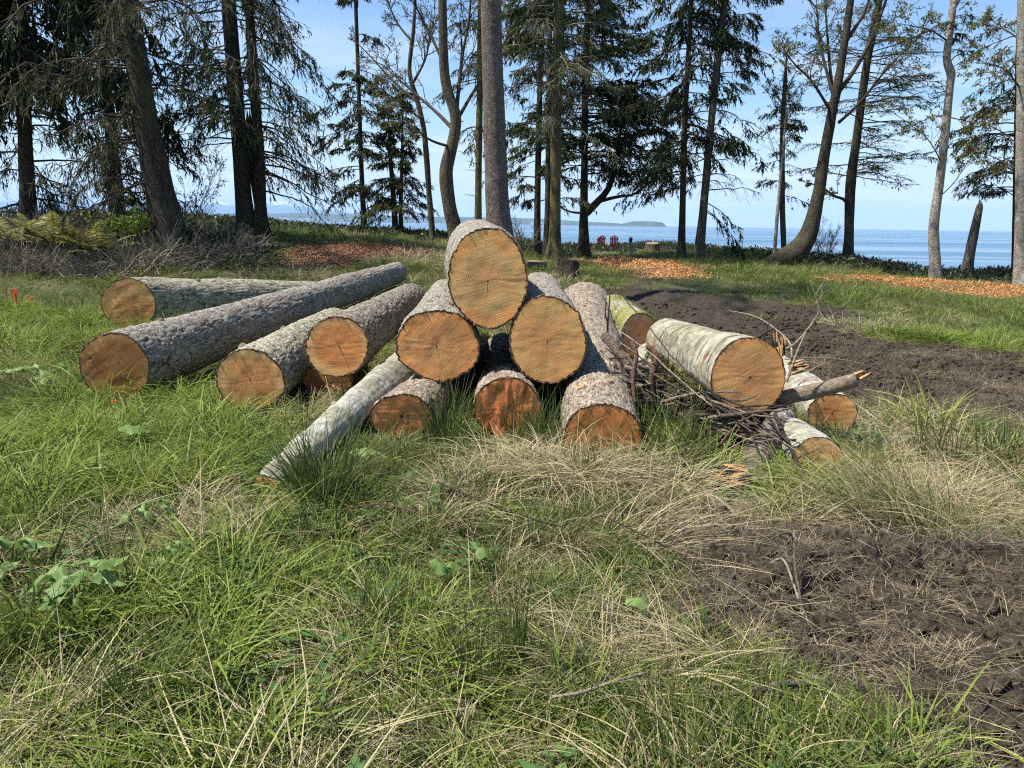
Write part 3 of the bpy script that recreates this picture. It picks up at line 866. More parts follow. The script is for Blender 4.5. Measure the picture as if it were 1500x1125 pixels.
t = Tree('conifer_tree', 'olive-lit trunk with flared foot beside the stump', [(811, 375, 22), (813, 340, 16), (814, 200, 15), (817, 90, 15), (820, 0, 14)], 23, B_OLIVE, 13, 20, 90, seed=16, flare=0.9)
t.conifer(28, 4.2, 7.0, 2.4, 2.2, 0.1, 0.35, 0.0, 20, 3, 0.12, 0.034, lichen=1.4)
t.conifer(54, 6.0, 12, 2.8, 1.8, 0.0, 0.3, 0.0, 22, 10, 0.16, 0.052)
t.done(TWIG_GREY, NEEDLE_MID)
t = Tree('conifer_tree', 'dark companion stem close behind the olive-lit trunk', [(801, 366, 11), (803, 280, 9), (804, 150, 8), (806, 0, 7)], 25, B_DARK, 11, 10, 60, seed=17)
t.conifer(20, 5.5, 10, 1.8, 1.5, 0.0, 0.35, 0.0, 18, 8)
t.done()
t = Tree('conifer_tree', 'broad dark conifer with a low forking limb behind the red chairs', [(855, 368, 16), (855, 320, 12), (856, 250, 10), (857, 150, 9), (860, 50, 8)], 29, B_DARK, 12, 16, 80, seed=18, flare=0.6)
l1 = t.limb_px([(859, 312), (874, 297, -0.2), (892, 275, -0.5), (903, 235, -0.6), (908, 195, -0.6), (912, 160, -0.6)], 29, 0.15, 0.03)
l2 = t.limb_px([(877, 295, -0.3), (905, 288, -0.8), (930, 284, -1.2), (960, 262, -1.5), (985, 252, -1.6)], 29, 0.075, 0.015)
l3 = t.limb_px([(852, 312), (835, 310, 0.3), (815, 300, 0.6), (798, 285, 0.8)], 29, 0.05, 0.012)
t.spawn(np.array([l1, l2, l3]), np.array([0.04, 0.03, 0.02]), 12, 0.4, 0.1)
t.conifer(92, 3.4, 9.5, 3.4, 3.0, 0.12, 0.08, 0.03, 28, 10, 0.17, 0.052, hang=0.18)
t.conifer(26, 3.2, 6.5, 3.4, 3.4, 0.05, 0.15, 0.05, 30, 11, 0.17, 0.055, hang=0.3, az=0.0, spread=0.5)
t.done()
t = Tree('conifer_tree', 'straight dark trunk, left of the pair right of the headland', [(998, 368, 11), (1000, 300, 9), (1003, 180, 8), (1009, 70, 7), (1013, 0, 6.5)], 26, B_DARK, 13, 12, 80, seed=19)
t.conifer(74, 3.9, 12, 2.5, 2.3, -0.05, 0.35, 0.05, 24, 11, 0.16, 0.052, hang=0.5)
t.conifer(16, 2.6, 4.5, 1.9, 2.1, -0.05, 0.3, 0.05, 20, 8, 0.15, 0.042, az=PI, spread=0.5)
t.done()
t = Tree('conifer_tree', 'right-leaning trunk, right of the pair right of the headland', [(1024, 370, 14), (1031, 300, 11.5), (1040, 200, 10.5), (1050, 100, 10), (1062, 0, 9)], 25.5, B_MAPLE, 12, 12, 80, seed=20)
t.conifer(30, 5.0, 10, 2.4, 2.2, 0.05, 0.25, 0.0, 20, 9, 0.15, 0.042, az=0.0, spread=1.3)
t.conifer(20, 2.6, 5.5, 1.9, 1.9, 0.1, 0.2, 0.0, 16, 1, 0.1, 0.03, lichen=0.4)
t.conifer(3, 2.0, 2.4, 1.4, 1.4, -0.3, 0.6, 0.0, 16, 9, 0.15, 0.042, az=0.0, spread=0.4)
t.done()
# right row
t = Tree('young_tree', 'thin pale pole stem left of the bowed alder', [(1134, 378, 5), (1139, 310, 5), (1145, 240, 4)], 24.5, B_ALDER, 5, 7, 40, seed=21)
a_, r_ = t.spawn(t.path[None, 20:, :3], np.array([0.02]), 22, 0.35, 0.2); t.spawn(a_, r_, 5, 0.5, 0.0, leaves=3)
t.done()
t = Tree('young_tree', 'slender tree with dark tufts left of the bowed alder', [(1148, 365, 8), (1146, 300, 8), (1146, 200, 7), (1150, 120, 5)], 26.5, B_MAPLE, 7.2, 9, 60, seed=22)
t.conifer(20, 2.6, 5.6, 1.3, 0.9, 0.1, 0.2, 0.0, 18, 6, 0.11, 0.034, r0=0.012)
a_, r_ = t.spawn(t.path[None, 18:, :3], np.array([0.035]), 22, 0.33, 0.25); b_, r2 = t.spawn(a_, r_, 7, 0.5, 0.1)
t.spawn(b_, r2, 4, 0.5, 0.0, leaves=3, lsize=0.05, PN=4)
t.done()
t = Tree('alder_tree', 'bowed alder with dark curved foot and many rising limbs', [(1135, 386, 26), (1162, 372, 30), (1183, 345, 25), (1198, 290, 17), (1208, 225, 15), (1220, 160, 13), (1226, 130, 12), (1236, 70, 10), (1246, 0, 9)], 24, B_DARK, 9.5, 16, 110, seed=23, flare=0.25)
L1 = [t.limb_px([(1224, 140), (1250, 105, 0.3), (1275, 60, 0.6), (1298, 0, 0.8), (1310, -40, 1)], 24, 0.075, 0.03),
      t.limb_px([(1222, 150), (1216, 100, 0.4), (1212, 50, 0.7), (1208, 0, 0.9)], 24, 0.06, 0.02),
      t.limb_px([(1218, 165), (1190, 120, -0.3), (1165, 95, -0.6), (1150, 75, -0.8)], 24, 0.05, 0.015),
      t.limb_px([(1222, 145), (1200, 60, 0.4), (1195, 10, 0.6), (1165, -10, 0.8)], 24, 0.055, 0.02),
      t.limb_px([(1228, 180), (1260, 150, -0.4), (1300, 100, -0.8), (1355, 45, -1.2)], 24, 0.05, 0.012),
      t.limb_px([(1240, 60), (1265, 20, 0.3), (1280, -20, 0.5), (1290, -50, 0.6)], 24, 0.06, 0.02)]
a_, r_ = t.spawn(np.array(L1), np.full(6, 0.035), 9, 0.5, 0.15)
b_, r2 = t.spawn(a_, r_, 6, 0.5, 0.1)
t.spawn(b_, r2, 4, 0.5, 0.0, leaves=4, lsize=0.05, PN=4)
t.done()
t = Tree('hemlock_tree', 'dark upright tree with flat airy sprays right of the bowed alder', [(1242, 385, 15), (1244, 330, 13), (1246, 270, 14), (1254, 210, 12), (1263, 140, 11), (1272, 80, 10), (1288, 0, 9)], 26, B_DARK, 10, 12, 90, seed=24)
t.conifer(42, 3.0, 8.5, 2.7, 2.3, 0.12, 0.06, 0.0, 24, 4, 0.12, 0.032, hang=0.12, r0=0.013, tw=0.4)
t.conifer(26, 3.2, 7.5, 3.0, 2.6, 0.1, 0.05, 0.0, 26, 4, 0.12, 0.032, hang=0.1, r0=0.013, tw=0.4, az=0.0, spread=0.6)
l1 = t.limb_px([(1241, 300), (1236, 292, -0.3), (1222, 287, -0.6), (1205, 275, -0.8), (1185, 268, -1.0)], 26, 0.06, 0.015)
a_, r_ = t.spawn(l1[None], np.array([0.025]), 10, 0.45, 0.1); t.spawn(a_, r_, 6, 0.5, 0.0, leaves=6, lsize=0.06)
t.done(None, NEEDLE_MID)
t = Tree('alder_tree', 'pale kinked alder trunk left of the broken snag', [(1371, 412, 17), (1370, 385, 14.5), (1368, 330, 13.5), (1376, 270, 12), (1384, 200, 11), (1391, 130, 10), (1393, 108, 11.5), (1387, 85, 10), (1392, 40, 9.5), (1397, 0, 9)], 23, B_ALDER, 9.5, 14, 110, seed=25, lump=0.06, flare=0.4)
L1 = [t.limb_px([(1394, 20), (1405, 0, 0.2), (1420, -20, 0.4), (1440, -45, 0.6)], 23, 0.05, 0.02), t.limb_px([(1390, 95), (1400, 82, 0.4), (1420, 80, 0.8), (1445, 95, 1.0)], 23, 0.02, 0.008), t.limb_px([(1380, 240), (1360, 205, -0.4), (1330, 180, -0.8), (1300, 160, -1)], 23, 0.018, 0.006), t.limb_px([(1374, 290), (1395, 270, 0.4), (1420, 235, 0.8), (1440, 205, 1)], 23, 0.018, 0.006), t.limb_px([(1386, 170), (1410, 175, 0.4), (1430, 165, 0.8), (1450, 150, 1)], 23, 0.018, 0.006), t.limb_px([(1388, 60), (1365, 45, -0.4), (1345, 40, -0.8), (1320, 35, -1)], 23, 0.025, 0.008)]
a_, r_ = t.spawn(np.array(L1), np.full(6, 0.014), 8, 0.5, 0.05)
b_, r2 = t.spawn(a_, r_, 6, 0.5, 0.0)
t.spawn(b_, r2, 3, 0.5, 0.0, leaves=4, lsize=0.055, PN=4)
t.conifer(7, 6.2, 7.4, 1.1, 1.1, 0.1, 0.1, 0.0, 16, 6, 0.12, 0.036)
t.done()
t = Tree('broken_snag', 'leaning broken dead snag standing before the water on the right', [(1414, 410, 15), (1420, 375, 13), (1428, 335, 12), (1436, 298, 9)], 23.5, bark_mat('grey_dead_wood', (0.055, 0.048, 0.042), (0.16, 0.14, 0.125), None, 0, (10, 10, 1.6)), 5, 12, 40, seed=26, broken=True, group='trees along the bank', cat='dead tree')
t.done()
t = Tree('conifer_tree', 'dark thin trunk beside the pale trunk at the right edge', [(1486, 410, 9), (1487, 340, 8), (1489, 200, 7), (1492, 60, 6)], 24, B_DARK, 8.5, 8, 60, seed=27)
t.conifer(16, 3.2, 5.4, 2.0, 2.0, 0.12, 0.3, 0.0, 22, 8, 0.14, 0.04, az=PI, spread=0.7, hang=0.3)
t.conifer(4, 2.5, 3.0, 1.6, 1.6, 0.15, 0.2, 0.0, 18, 8, 0.14, 0.04, az=PI, spread=0.4, hang=0.3)
t.conifer(20, 5, 8, 1.8, 1.3, 0.05, 0.3, 0.0, 18, 6)
t.done()
t = Tree('alder_tree', 'pale alder trunk cut by the right edge', [(1496, 420, 20), (1495, 380, 16), (1496, 280, 15), (1497, 130, 13), (1498, 0, 12)], 21, B_ALDER, 9.5, 14, 90, seed=28, flare=0.4)
L1 = [t.limb_px([(1494, 215), (1470, 195, 0.4), (1450, 185, 0.8), (1430, 180, 1)], 21, 0.025, 0.007), t.limb_px([(1495, 130), (1475, 105, -0.4), (1455, 95, -0.8), (1430, 92, -1)], 21, 0.025, 0.007), t.limb_px([(1496, 60), (1475, 45, 0.3), (1455, 38, 0.6), (1440, 36, 0.8)], 21, 0.025, 0.007), t.limb_px([(1495, 250), (1475, 240, 0.3), (1450, 228, 0.6), (1425, 222, 0.8)], 21, 0.025, 0.007), t.limb_px([(1498, 100), (1530, 60, 0.3), (1560, 20, 0.6), (1590, -20, 0.8)], 21, 0.03, 0.01)]
a_, r_ = t.spawn(np.array(L1), np.full(5, 0.014), 9, 0.6, 0.05)
b_, r2 = t.spawn(a_, r_, 7, 0.5, 0.0)
t.spawn(b_, r2, 3, 0.5, 0.0, leaves=3, lsize=0.055, PN=4)
t.done()

# ------------------------------------------------------------------ felled logs
def wood_mat(name, seed, base=(0.50, 0.26, 0.085), edge=(0.58, 0.34, 0.13), heart=(0.40, 0.18, 0.05), pith=(0, 0), ring=0.0125, cracks=((0.2, -1.5, 0.16),), ringc=0.5, stain=0.35, stain_col=(0.20, 0.075, 0.02), saw=0.5, saw_ang=0.5, R=0.28, weather=0.0):
    M = NM(name)
    uv = M.n('UVMap').outputs[0]
    sep = M.n('SeparateXYZ'); M.setin(sep, 0, uv)
    x = M.math('SUBTRACT', sep.outputs[0], pith[0]); y = M.math('SUBTRACT', sep.outputs[1], pith[1])
    cmb = M.n('CombineXYZ'); M.setin(cmb, 0, x); M.setin(cmb, 1, y); cmb.inputs[2].default_value = seed * 1.37
    q = cmb.outputs[0]
    wob = M.noise(q, 5.0, 3, 0.5)
    wob2 = M.noise(q, 40.0, 2, 0.5)
    r0 = M.math('SQRT', M.math('ADD', M.math('MULTIPLY', x, x), M.math('MULTIPLY', y, y)))
    r = M.math('ADD', r0, M.math('ADD', M.math('MULTIPLY', M.math('SUBTRACT', wob, 0.5), 0.040), M.math('MULTIPLY', M.math('SUBTRACT', wob2, 0.5), 0.004)))
    # uneven ring widths
    warp = M.math('ADD', r, M.math('MULTIPLY', M.math('SINE', M.math('MULTIPLY', r, 37.0)), 0.006))
    saww = M.math('FRACT', M.math('DIVIDE', warp, ring))
    late = M.rng(saww, 0.35, 0.9, 0, 1, True)
    vis = M.math('MULTIPLY', M.rng(M.noise(q, 7.0, 3, 0.6), 0.36, 0.60, 0.2, 1.0), M.rng(r0, R * 0.45, R * 0.95, 1.0, 0.35))
    ringf = M.math('MULTIPLY', late, M.math('MULTIPLY', vis, ringc))
    rad = M.math('DIVIDE', r, R)
    rad = M.math('ADD', rad, M.math('MULTIPLY', M.math('SUBTRACT', M.noise(q, 9.0, 4, 0.6), 0.5), 0.30))
    col = M.ramp(rad, [(0.0, tuple(c * 0.9 for c in heart)), (0.30, tuple(0.5 * (a + b) for a, b in zip(heart, base))), (0.62, base), (0.80, tuple(min(1, c * 1.12) for c in edge)), (1.0, edge)])
    big = M.noise(q, 7.0, 5, 0.62)
    col = M.mix(M.rng(big, 0.40, 0.62, 0.0, 0.7), col, tuple(min(1, c * 1.4) for c in base))
    col = M.mix(M.rng(M.noise(q, 4.5, 5, 0.65), 0.46, 0.66, 0.0, 0.42), col, tuple(c * 0.55 for c in base))
    col = M.mix(M.rng(M.noise(M.mapping(M.mapping(q, (1, 1, 1), (0, 0, -saw_ang), (seed, 3, 0)), (0.55, 1.7, 1)), 7.5, 5, 0.65), 0.48, 0.66, 0.0, stain), col, stain_col)
    col = M.mix(ringf, col, tuple(c * 0.36 for c in base))
    # chain-saw kerf marks: streaks across the face
    st = M.noise(M.mapping(M.mapping(q, (1, 1, 1), (0, 0, -saw_ang)), (5.0, 150.0, 1.0)), 1.0, 3, 0.6)
    col = M.mix(M.rng(st, 0.35, 0.72, 0.0, saw), col, M.mix(0.6, col, (0.90, 0.55, 0.25)))
    col = M.mix(M.rng(st, 0.36, 0.26, 0.0, saw * 0.8), col, M.mix(0.55, col, (0.17, 0.07, 0.022)))
    fine = M.noise(q, 220, 3, 0.7)
    col = M.mix(M.rng(fine, 0.3, 0.7, 0.0, 0.25), col, M.mix(0.5, col, (0.12, 0.05, 0.02)))
    if weather > 0:
        col = M.mix(M.rng(big, 0.4, 0.6, 0, weather), col, (0.21, 0.17, 0.125))
    # drying cracks from the pith
    h = M.math('MULTIPLY', st, 0.6)
    for (cw, ang, ln) in cracks:
        ca, sa = math.cos(ang), math.sin(ang)
        along = M.math('ADD', M.math('MULTIPLY', x, ca), M.math('MULTIPLY', y, sa))
        acr = M.math('ADD', M.math('MULTIPLY', x, -sa), M.math('MULTIPLY', y, ca))
        acr = M.math('ADD', acr, M.math('MULTIPLY', M.math('SUBTRACT', wob2, 0.5), 0.010))
        wdt = M.rng(along, 0.0, ln, 0.0017 * cw / 0.2, 0.0005)
        ins = M.math('MULTIPLY', M.math('GREATER_THAN', along, -0.004), M.math('LESS_THAN', along, ln))
        mk = M.math('MULTIPLY', M.math('LESS_THAN', M.math('ABSOLUTE', acr), wdt), ins)
        col = M.mix(M.math('MULTIPLY', mk, 0.85), col, (0.06, 0.025, 0.01))
        h = M.math('SUBTRACT', h, mk)
    col = M.mix(M.rng(r, 0.012, 0.004), col, (0.09, 0.03, 0.01))
    h = M.math('ADD', h, M.math('MULTIPLY', fine, 0.25))
    return M.finish(M.principled(col, 0.78, M.bump(h, 0.55, 0.006), 0.25))

def log_bark(name, crack, lo, hi, lichen=None, lich=0.4, moss=None, moss_amt=0.0, lines=0.0, red=0.0, fissure=0.75):
    M = NM(name)
    uv = M.n('UVMap').outputs[0]
    pos = M.n('NewGeometry').outputs['Position']
    cr = M.attr('crack')
    a = M.noise(pos, 24, 5, 0.65); b = M.noise(pos, 3.6, 4, 0.6); f = M.noise(pos, 120, 3, 0.7)
    c = M.mix(M.rng(M.noise(M.mapping(uv, (16, 5, 1)), 1.0, 5, 0.6, 0.4), 0.3, 0.68), lo, hi)
    c = M.mix(M.rng(M.attr('plate'), 0, 1, 0, 0.35), c, M.mix(0.5, c, tuple(x * 0.45 for x in hi)))
    if lichen is not None:
        c = M.mix(M.math('MULTIPLY', M.rng(M.noise(pos, 9, 5, 0.7), 0.47, 0.62), lich), c, lichen)
    if red > 0:
        c = M.mix(M.rng(M.noise(pos, 5, 4, 0.6), 0.60, 0.66, 0, red), c, (0.22, 0.075, 0.035))
    if lines > 0:   # horizontal lenticel / peel lines running round the stem
        s = M.noise(M.mapping(uv, (2.6, 24, 1)), 1.0, 5, 0.72, 0.6)
        c = M.mix(M.rng(s, 0.525, 0.585, 0, lines), c, (0.055, 0.042, 0.032))
        s2 = M.noise(M.mapping(uv, (4, 90, 1)), 1.0, 3, 0.7)
        c = M.mix(M.rng(s2, 0.55, 0.75, 0, 0.5), c, M.mix(0.6, c, (0.1, 0.085, 0.065)))
    if moss is not None:
        mm = M.math('MULTIPLY', M.rng(b, 0.42, 0.6), moss_amt)
        c = M.mix(mm, c, M.mix(M.rng(f, 0.3, 0.7), tuple(x * 0.5 for x in moss), moss))
    c = M.mix(M.rng(cr, 0.0 if lines == 0 else -0.9, 0.55), crack, c)
    wv = M.n('VectorMath', operation='ADD'); M.setin(wv, 0, M.mapping(uv, (26, 6, 1)))
    wsc = M.n('VectorMath', operation='SCALE'); M.setin(wsc, 0, M.noise(pos, 16, 3, 0.6, out=1)); wsc.inputs['Scale'].default_value = 2.6
    M.setin(wv, 1, wsc.outputs[0])
    vo = M.n('TexVoronoi', Scale=1.0, feature='DISTANCE_TO_EDGE'); M.setin(vo, 'Vector', wv.outputs[0])
    fc_ = M.rng(vo.outputs['Distance'], 0.0, 0.11)
    if lines == 0: c = M.mix(M.rng(fc_, 0, 1, fissure, 0), c, crack)
    h = M.math('ADD', M.math('MULTIPLY', a, 0.8), M.math('MULTIPLY', f, 0.35))
    if lines == 0: h = M.math('ADD', h, M.math('MULTIPLY', fc_, 0.9))
    return M.finish(M.principled(c, 0.9, M.bump(h, 0.75, 0.012), 0.2))

BK_SPRUCE = log_bark('log_bark_grey_plates', (0.085, 0.066, 0.050), (0.225, 0.195, 0.162), (0.385, 0.350, 0.300), (0.38, 0.37, 0.29), 0.5, red=0.3, fissure=0.5)
BK_GREEN = log_bark('log_bark_greenish_plates', (0.085, 0.068, 0.045), (0.24, 0.215, 0.15), (0.46, 0.43, 0.32), (0.48, 0.48, 0.33), 0.5, fissure=0.6)
BK_BROWN = log_bark('log_bark_brown_plates', (0.085, 0.060, 0.042), (0.25, 0.200, 0.150), (0.40, 0.340, 0.265), (0.40, 0.35, 0.265), 0.4, red=0.5, fissure=0.5)
BK_DARK = log_bark('log_bark_dark_plates', (0.055, 0.042, 0.032), (0.16, 0.135, 0.11), (0.35, 0.31, 0.26), (0.36, 0.35, 0.27), 0.4, red=0.3, fissure=0.6)
BK_BIRCH = log_bark('log_bark_pale_alder', (0.09, 0.075, 0.055), (0.27, 0.25, 0.19), (0.50, 0.47, 0.37), (0.27, 0.255, 0.19), 0.75, (0.10, 0.11, 0.03), 0.35, lines=1.0, red=0.8)
BK_WHITE = log_bark('log_bark_white_lichen', (0.09, 0.08, 0.065), (0.24, 0.235, 0.195), (0.53, 0.52, 0.455), (0.25, 0.24, 0.19), 0.8, (0.25, 0.26, 0.08), 0.3, lines=0.5, red=0.35)
BK_MOSS = log_bark('log_bark_mossy', (0.05, 0.05, 0.02), (0.22, 0.20, 0.14), (0.38, 0.36, 0.28), None, 0, (0.25, 0.25, 0.045), 1.0, lines=0.3)
M = NM('bark_edge'); pos = M.n('NewGeometry').outputs['Position']
BARK_EDGE = M.finish(M.principled(M.mix(M.rng(M.noise(pos, 60, 3, 0.7), 0.35, 0.65), (0.075, 0.038, 0.020), (0.22, 0.115, 0.06)), 0.9))
KNOT_WOOD = mat_plain('fresh_knot_wood', (0.34, 0.21, 0.10), 0.75, 0.3, 60)
KNOT_OLD = mat_plain('old_knot_wood', (0.13, 0.085, 0.055), 0.9, 0.4, 60)

LOGS = []      # axis and radius, for keeping the grass out of them
def make_log(name, label, fpx, D, wpx, hpx, end, r_end, bark, wood, seed, yaw=0.0, pitch=0.0, roll=0.0, plate=(16, 7), depth=0.012, tb=0.014, knots=0, group='felled logs in the pile', egg=0.03, mid=None, cs=0.014, segs=150, wavy=0.0, knot_list=None, rough=1.0):
    """fpx: photo position of the cut face centre at forward distance D; wpx, hpx its apparent size. end: far end centre (world). yaw/pitch turn the cut plane."""
    rg = np.random.default_rng(500 + seed)
    fc = P(fpx[0], fpx[1], D)
    dep = float((fc - np.array([0, 0, EYE])) @ _f)
    rx = wpx / FPX * dep / 2 / max(math.cos(yaw), 0.3); rz = hpx / FPX * dep / 2 / max(math.cos(pitch), 0.3)
    end = np.asarray(end, float)
    ctrl = [fc, end] if mid is None else [fc, np.asarray(mid, float), end]
    fine_ctr = smooth_path(np.array(ctrl), 200)
    ax0 = unit(fine_ctr[3] - fine_ctr[0])
    # face basis: faces the viewer, turned by yaw (about z) and pitch
    A = np.array([math.cos(yaw), math.sin(yaw), 0.0]); 
    nrm = np.array([math.sin(yaw), -math.cos(yaw), 0.0])
    Bv = np.array([0, 0, 1.0]) * math.cos(pitch) + nrm * -math.sin(pitch)
    Bv = unit(Bv); nrm = np.cross(A, Bv); nrm = -nrm if nrm[1] > 0 else nrm
    ca, sa = math.cos(roll), math.sin(roll)
    length = np.linalg.norm(np.diff(fine_ctr, axis=0), axis=1).sum()
    # ring positions, dense near the face
    ss = [0.0]; st = cs
    while ss[-1] < length:
        ss.append(ss[-1] + st); st = min(st * 1.012, 0.06)
    ss = np.minimum(np.array(ss), length); ss[-1] = length
    K = len(ss)
    u = ss / length
    ctr = np.stack([np.interp(u * 199, np.arange(200), fine_ctr[:, k]) for k in range(3)], 1)
    tan = unit(np.gradient(ctr, axis=0))
    a1 = unit(np.cross(tan, np.array([0, 0, 1.0]))); a1 = np.where((a1 @ A)[:, None] < 0, -a1, a1)
    b1 = np.cross(a1, tan); b1 = np.where(b1[:, 2:3] < 0, -b1, b1)
    rr = (0.5 * (rx + rz)) + (r_end - 0.5 * (rx + rz)) * u
    blend = sstep(0, 1, np.clip(ss / (1.2 * (rx + rz)), 0, 1))[:, None]
    shape_t = sstep(0, 1, np.clip(ss / 1.6, 0, 1))[:, None]
    Av = (A * rx)[None] * (1 - blend) + (a1 * (rr[:, None] * (1 - shape_t) * rx / (0.5 * (rx + rz)) + rr[:, None] * shape_t)) * blend
    Bw = (Bv * rz)[None] * (1 - blend) + (b1 * (rr[:, None] * (1 - shape_t) * rz / (0.5 * (rx + rz)) + rr[:, None] * shape_t)) * blend
    ph = np.arange(segs) / segs * 2 * PI - PI / 2
    prof = 1 + sum(egg * rg.uniform(0.3, 1) * np.cos(k * ph + rg.uniform(0, 6.28)) / (k - 0.6) for k in (2, 3, 4, 5))
    prof = prof / np.abs(prof).mean()
    base_dir = np.cos(ph)[None, :, None] * Av[:, None, :] + np.sin(ph)[None, :, None] * Bw[:, None, :]
    rad0 = np.linalg.norm(base_dir, axis=2)
    dirn = base_dir / rad0[..., None]
    lump = 1 + 0.07 * fbm(np.stack([np.cos(ph)[None, :] * 1.2 + 0 * u[:, None], np.sin(ph)[None, :] * 1.2 + 0 * u[:, None], ss[:, None] * 1.3 + 0 * ph[None]], -1).reshape(-1, 3), 3, seed).reshape(K, segs) * np.clip(ss / 0.4, 0, 1)[:, None]
    R = rad0 * prof[None] * lump
    # bark plates: irregular cells elongated along the stem
    loc = np.stack([np.cos(ph)[None, :] * R, np.sin(ph)[None, :] * R, ss[:, None] + 0 * R], -1).reshape(-1, 3)
    sc = np.array([plate[0] * 1.6, plate[0] * 1.6, plate[1] * 1.0])
    depth = depth * 0.55
    warpn = np.stack([fbm(loc * 9, 2, seed + 1), fbm(loc * 9, 2, seed + 2), fbm(loc * 9, 2, seed + 3)], 1)
    f1, f2, cid = worley(loc * sc + warpn * 0.55, seed)
    e1 = f2 - f1
    g1, g2, _ = worley(loc * sc * 2.3 + warpn * 0.8, seed + 5)
    crack = sstep(0.0, 0.20, e1) * (0.75 + 0.25 * sstep(0.0, 0.2, g2 - g1))
    relief = depth * (crack - 0.75) + depth * 0.8 * (cid - 0.5) * crack + depth * 0.9 * fbm(loc * 26, 2, seed + 9) + 0.008 * fbm(loc * 5, 3, seed + 10)
    if wavy > 0: relief = relief + wavy * fbm(loc * np.array([2.5, 2.5, 9]), 3, seed + 12)
    R = R + relief.reshape(K, segs)
    V = ctr[:, None, :] + dirn * R[..., None]
    edge = V[0] - ctr[0]
    # bark mesh: outer skin + end ring
    inner = ctr[0] + edge * (1 - (tb + 0.006 * fbm(np.stack([np.cos(ph) * 4, np.sin(ph) * 4, ph * 0 + seed], 1), 2, seed))[:, None] / np.linalg.norm(edge, axis=1)[:, None])
    # ragged lip: bark edge a touch behind / ahead of the sawn face
    V[0] += nrm * rg.normal(0.0, 0.004, segs)[:, None]
    g = Geo()
    idx = np.arange(K * segs).reshape(K, segs); nx = np.roll(idx, -1, 1)
    g.add(V.reshape(-1, 3), np.stack([idx[:-1], idx[1:], nx[1:], nx[:-1]], -1).reshape(-1, 4), attr=crack)
    ring = np.concatenate([V[0] + nrm * 0.001, inner + nrm * 0.001]); ri = np.arange(segs); rj = (ri + 1) % segs
    g.add(ring, np.stack([ri, rj, rj + segs, ri + segs], -1), mat=1, attr=0.0)
    root_z = float(sheet(fc[0], fc[1])[0])
    root = thing(name, label, 'log', (fc[0], fc[1], min(root_z, V[..., 2].min() + 0.02)), group)
    rl = np.array(root.location)
    uvv = np.concatenate([np.stack([np.broadcast_to(ph[None] * 0.5 * (rx + rz), (K, segs)).ravel(), np.broadcast_to(ss[:, None], (K, segs)).ravel()], 1), np.zeros((2 * segs, 2))])
    bo = g.obj('bark', [bark, BARK_EDGE], root, loc=rl, uv=uvv, attr_name='crack')
    pa = bo.data.attributes.new('plate', 'FLOAT', 'POINT')
    pa.data.foreach_set('value', np.concatenate([cid, np.zeros(2 * segs)]).astype(np.float32))
    # cut faces
    def face(center, rim, normal, wood_m, flip):
        nr = 14
        fr = np.concatenate([[0.0], np.linspace(1 / nr, 1, nr)])
        vs = [center[None]]
        for f_ in fr[1:]:
            vs.append(center + (rim - center) * f_)
        VV = np.concatenate(vs)
        tilt = 0.004 * fbm(VV * 9, 2, seed + 4) + 0.0015 * fbm(VV * np.array([12, 12, 60]), 2, seed + 6)
        if rough > 1: tilt = tilt + 0.004 * rough * (fbm(VV * np.array([34, 20, 7]), 3, seed + 8) + 0.35)
        VV = VV + normal * (tilt + 0.0015)[:, None]
        g = Geo()
        s_ = np.arange(segs); n_ = (s_ + 1) % segs
        tr = np.stack([np.zeros(segs, int), 1 + n_, 1 + s_] if flip else [np.zeros(segs, int), 1 + s_, 1 + n_], -1)
        qs = []
        for k in range(nr - 1):
            o = 1 + k * segs
            qd = [o + s_, o + segs + s_, o + segs + n_, o + n_]
            qs.append(np.stack(qd[::-1] if flip else qd, -1))
        g.add(VV, np.concatenate(qs), tr)
        rel = VV - center
        ax_x = unit(A); ax_y = unit(np.cross(normal, ax_x)); ax_y = ax_y if ax_y[2] > 0 else -ax_y
        return g.obj('cut_face', wood_m, root, loc=rl, uv=np.stack([rel @ ax_x, rel @ ax_y], 1))
    face(ctr[0], inner, nrm, wood, False)
    face(ctr[-1] + 0 * tan[-1], V[-1], tan[-1], wood, True)
    # knots: sawn branch stubs on the bark
    kl = list(knot_list or [])
    for k in range(knots):
        kl.append((rg.uniform(0.08, 0.8), rg.uniform(0.15, 0.85) * PI, -rg.uniform(0.018, 0.03)))
    for (ku, ka, kr) in kl:
        fresh = kr > 0; kr = abs(kr)
        i = int(np.clip(np.searchsorted(u, ku), 2, K - 3)); j = int(np.argmin(np.abs((ph - ka + PI) % (2 * PI) - PI)))
        c0 = V[i, j]; d0 = unit(dirn[i, j] * 1.0 - tan[i] * 0.25)
        kp = np.array([c0 - d0 * 0.03, c0 + d0 * 0.012, c0 + d0 * kr * 0.9])
        gk = Geo(); gk.tubes(kp, np.array([kr * 1.7, kr * 1.35, kr]), 12, attr=1.0)
        ko = gk.obj('knot', bark, root, loc=rl, uv=np.zeros((gk.n, 2)), attr_name='crack')
        gk = Geo(); top = kp[-1]; aa = unit(np.cross(d0, np.array([0.3, 0.2, 1.0]))); bb = np.cross(d0, aa)
        q_ = np.arange(12) / 12 * 2 * PI
        gk.add(np.concatenate([[top + d0 * 0.002], top + d0 * 0.001 + kr * (np.cos(q_)[:, None] * aa + np.sin(q_)[:, None] * bb)]), None, [[0, 1 + k_, 1 + (k_ + 1) % 12] for k_ in range(12)])
        kf = gk.obj('knot_face', KNOT_WOOD if fresh else KNOT_OLD, root, loc=rl)
        kf.parent = ko
    LOGS.append((fc, end, max(rx, rz), r_end, [c.copy() for c in ctr[::6]], rr[::6]))
    return root

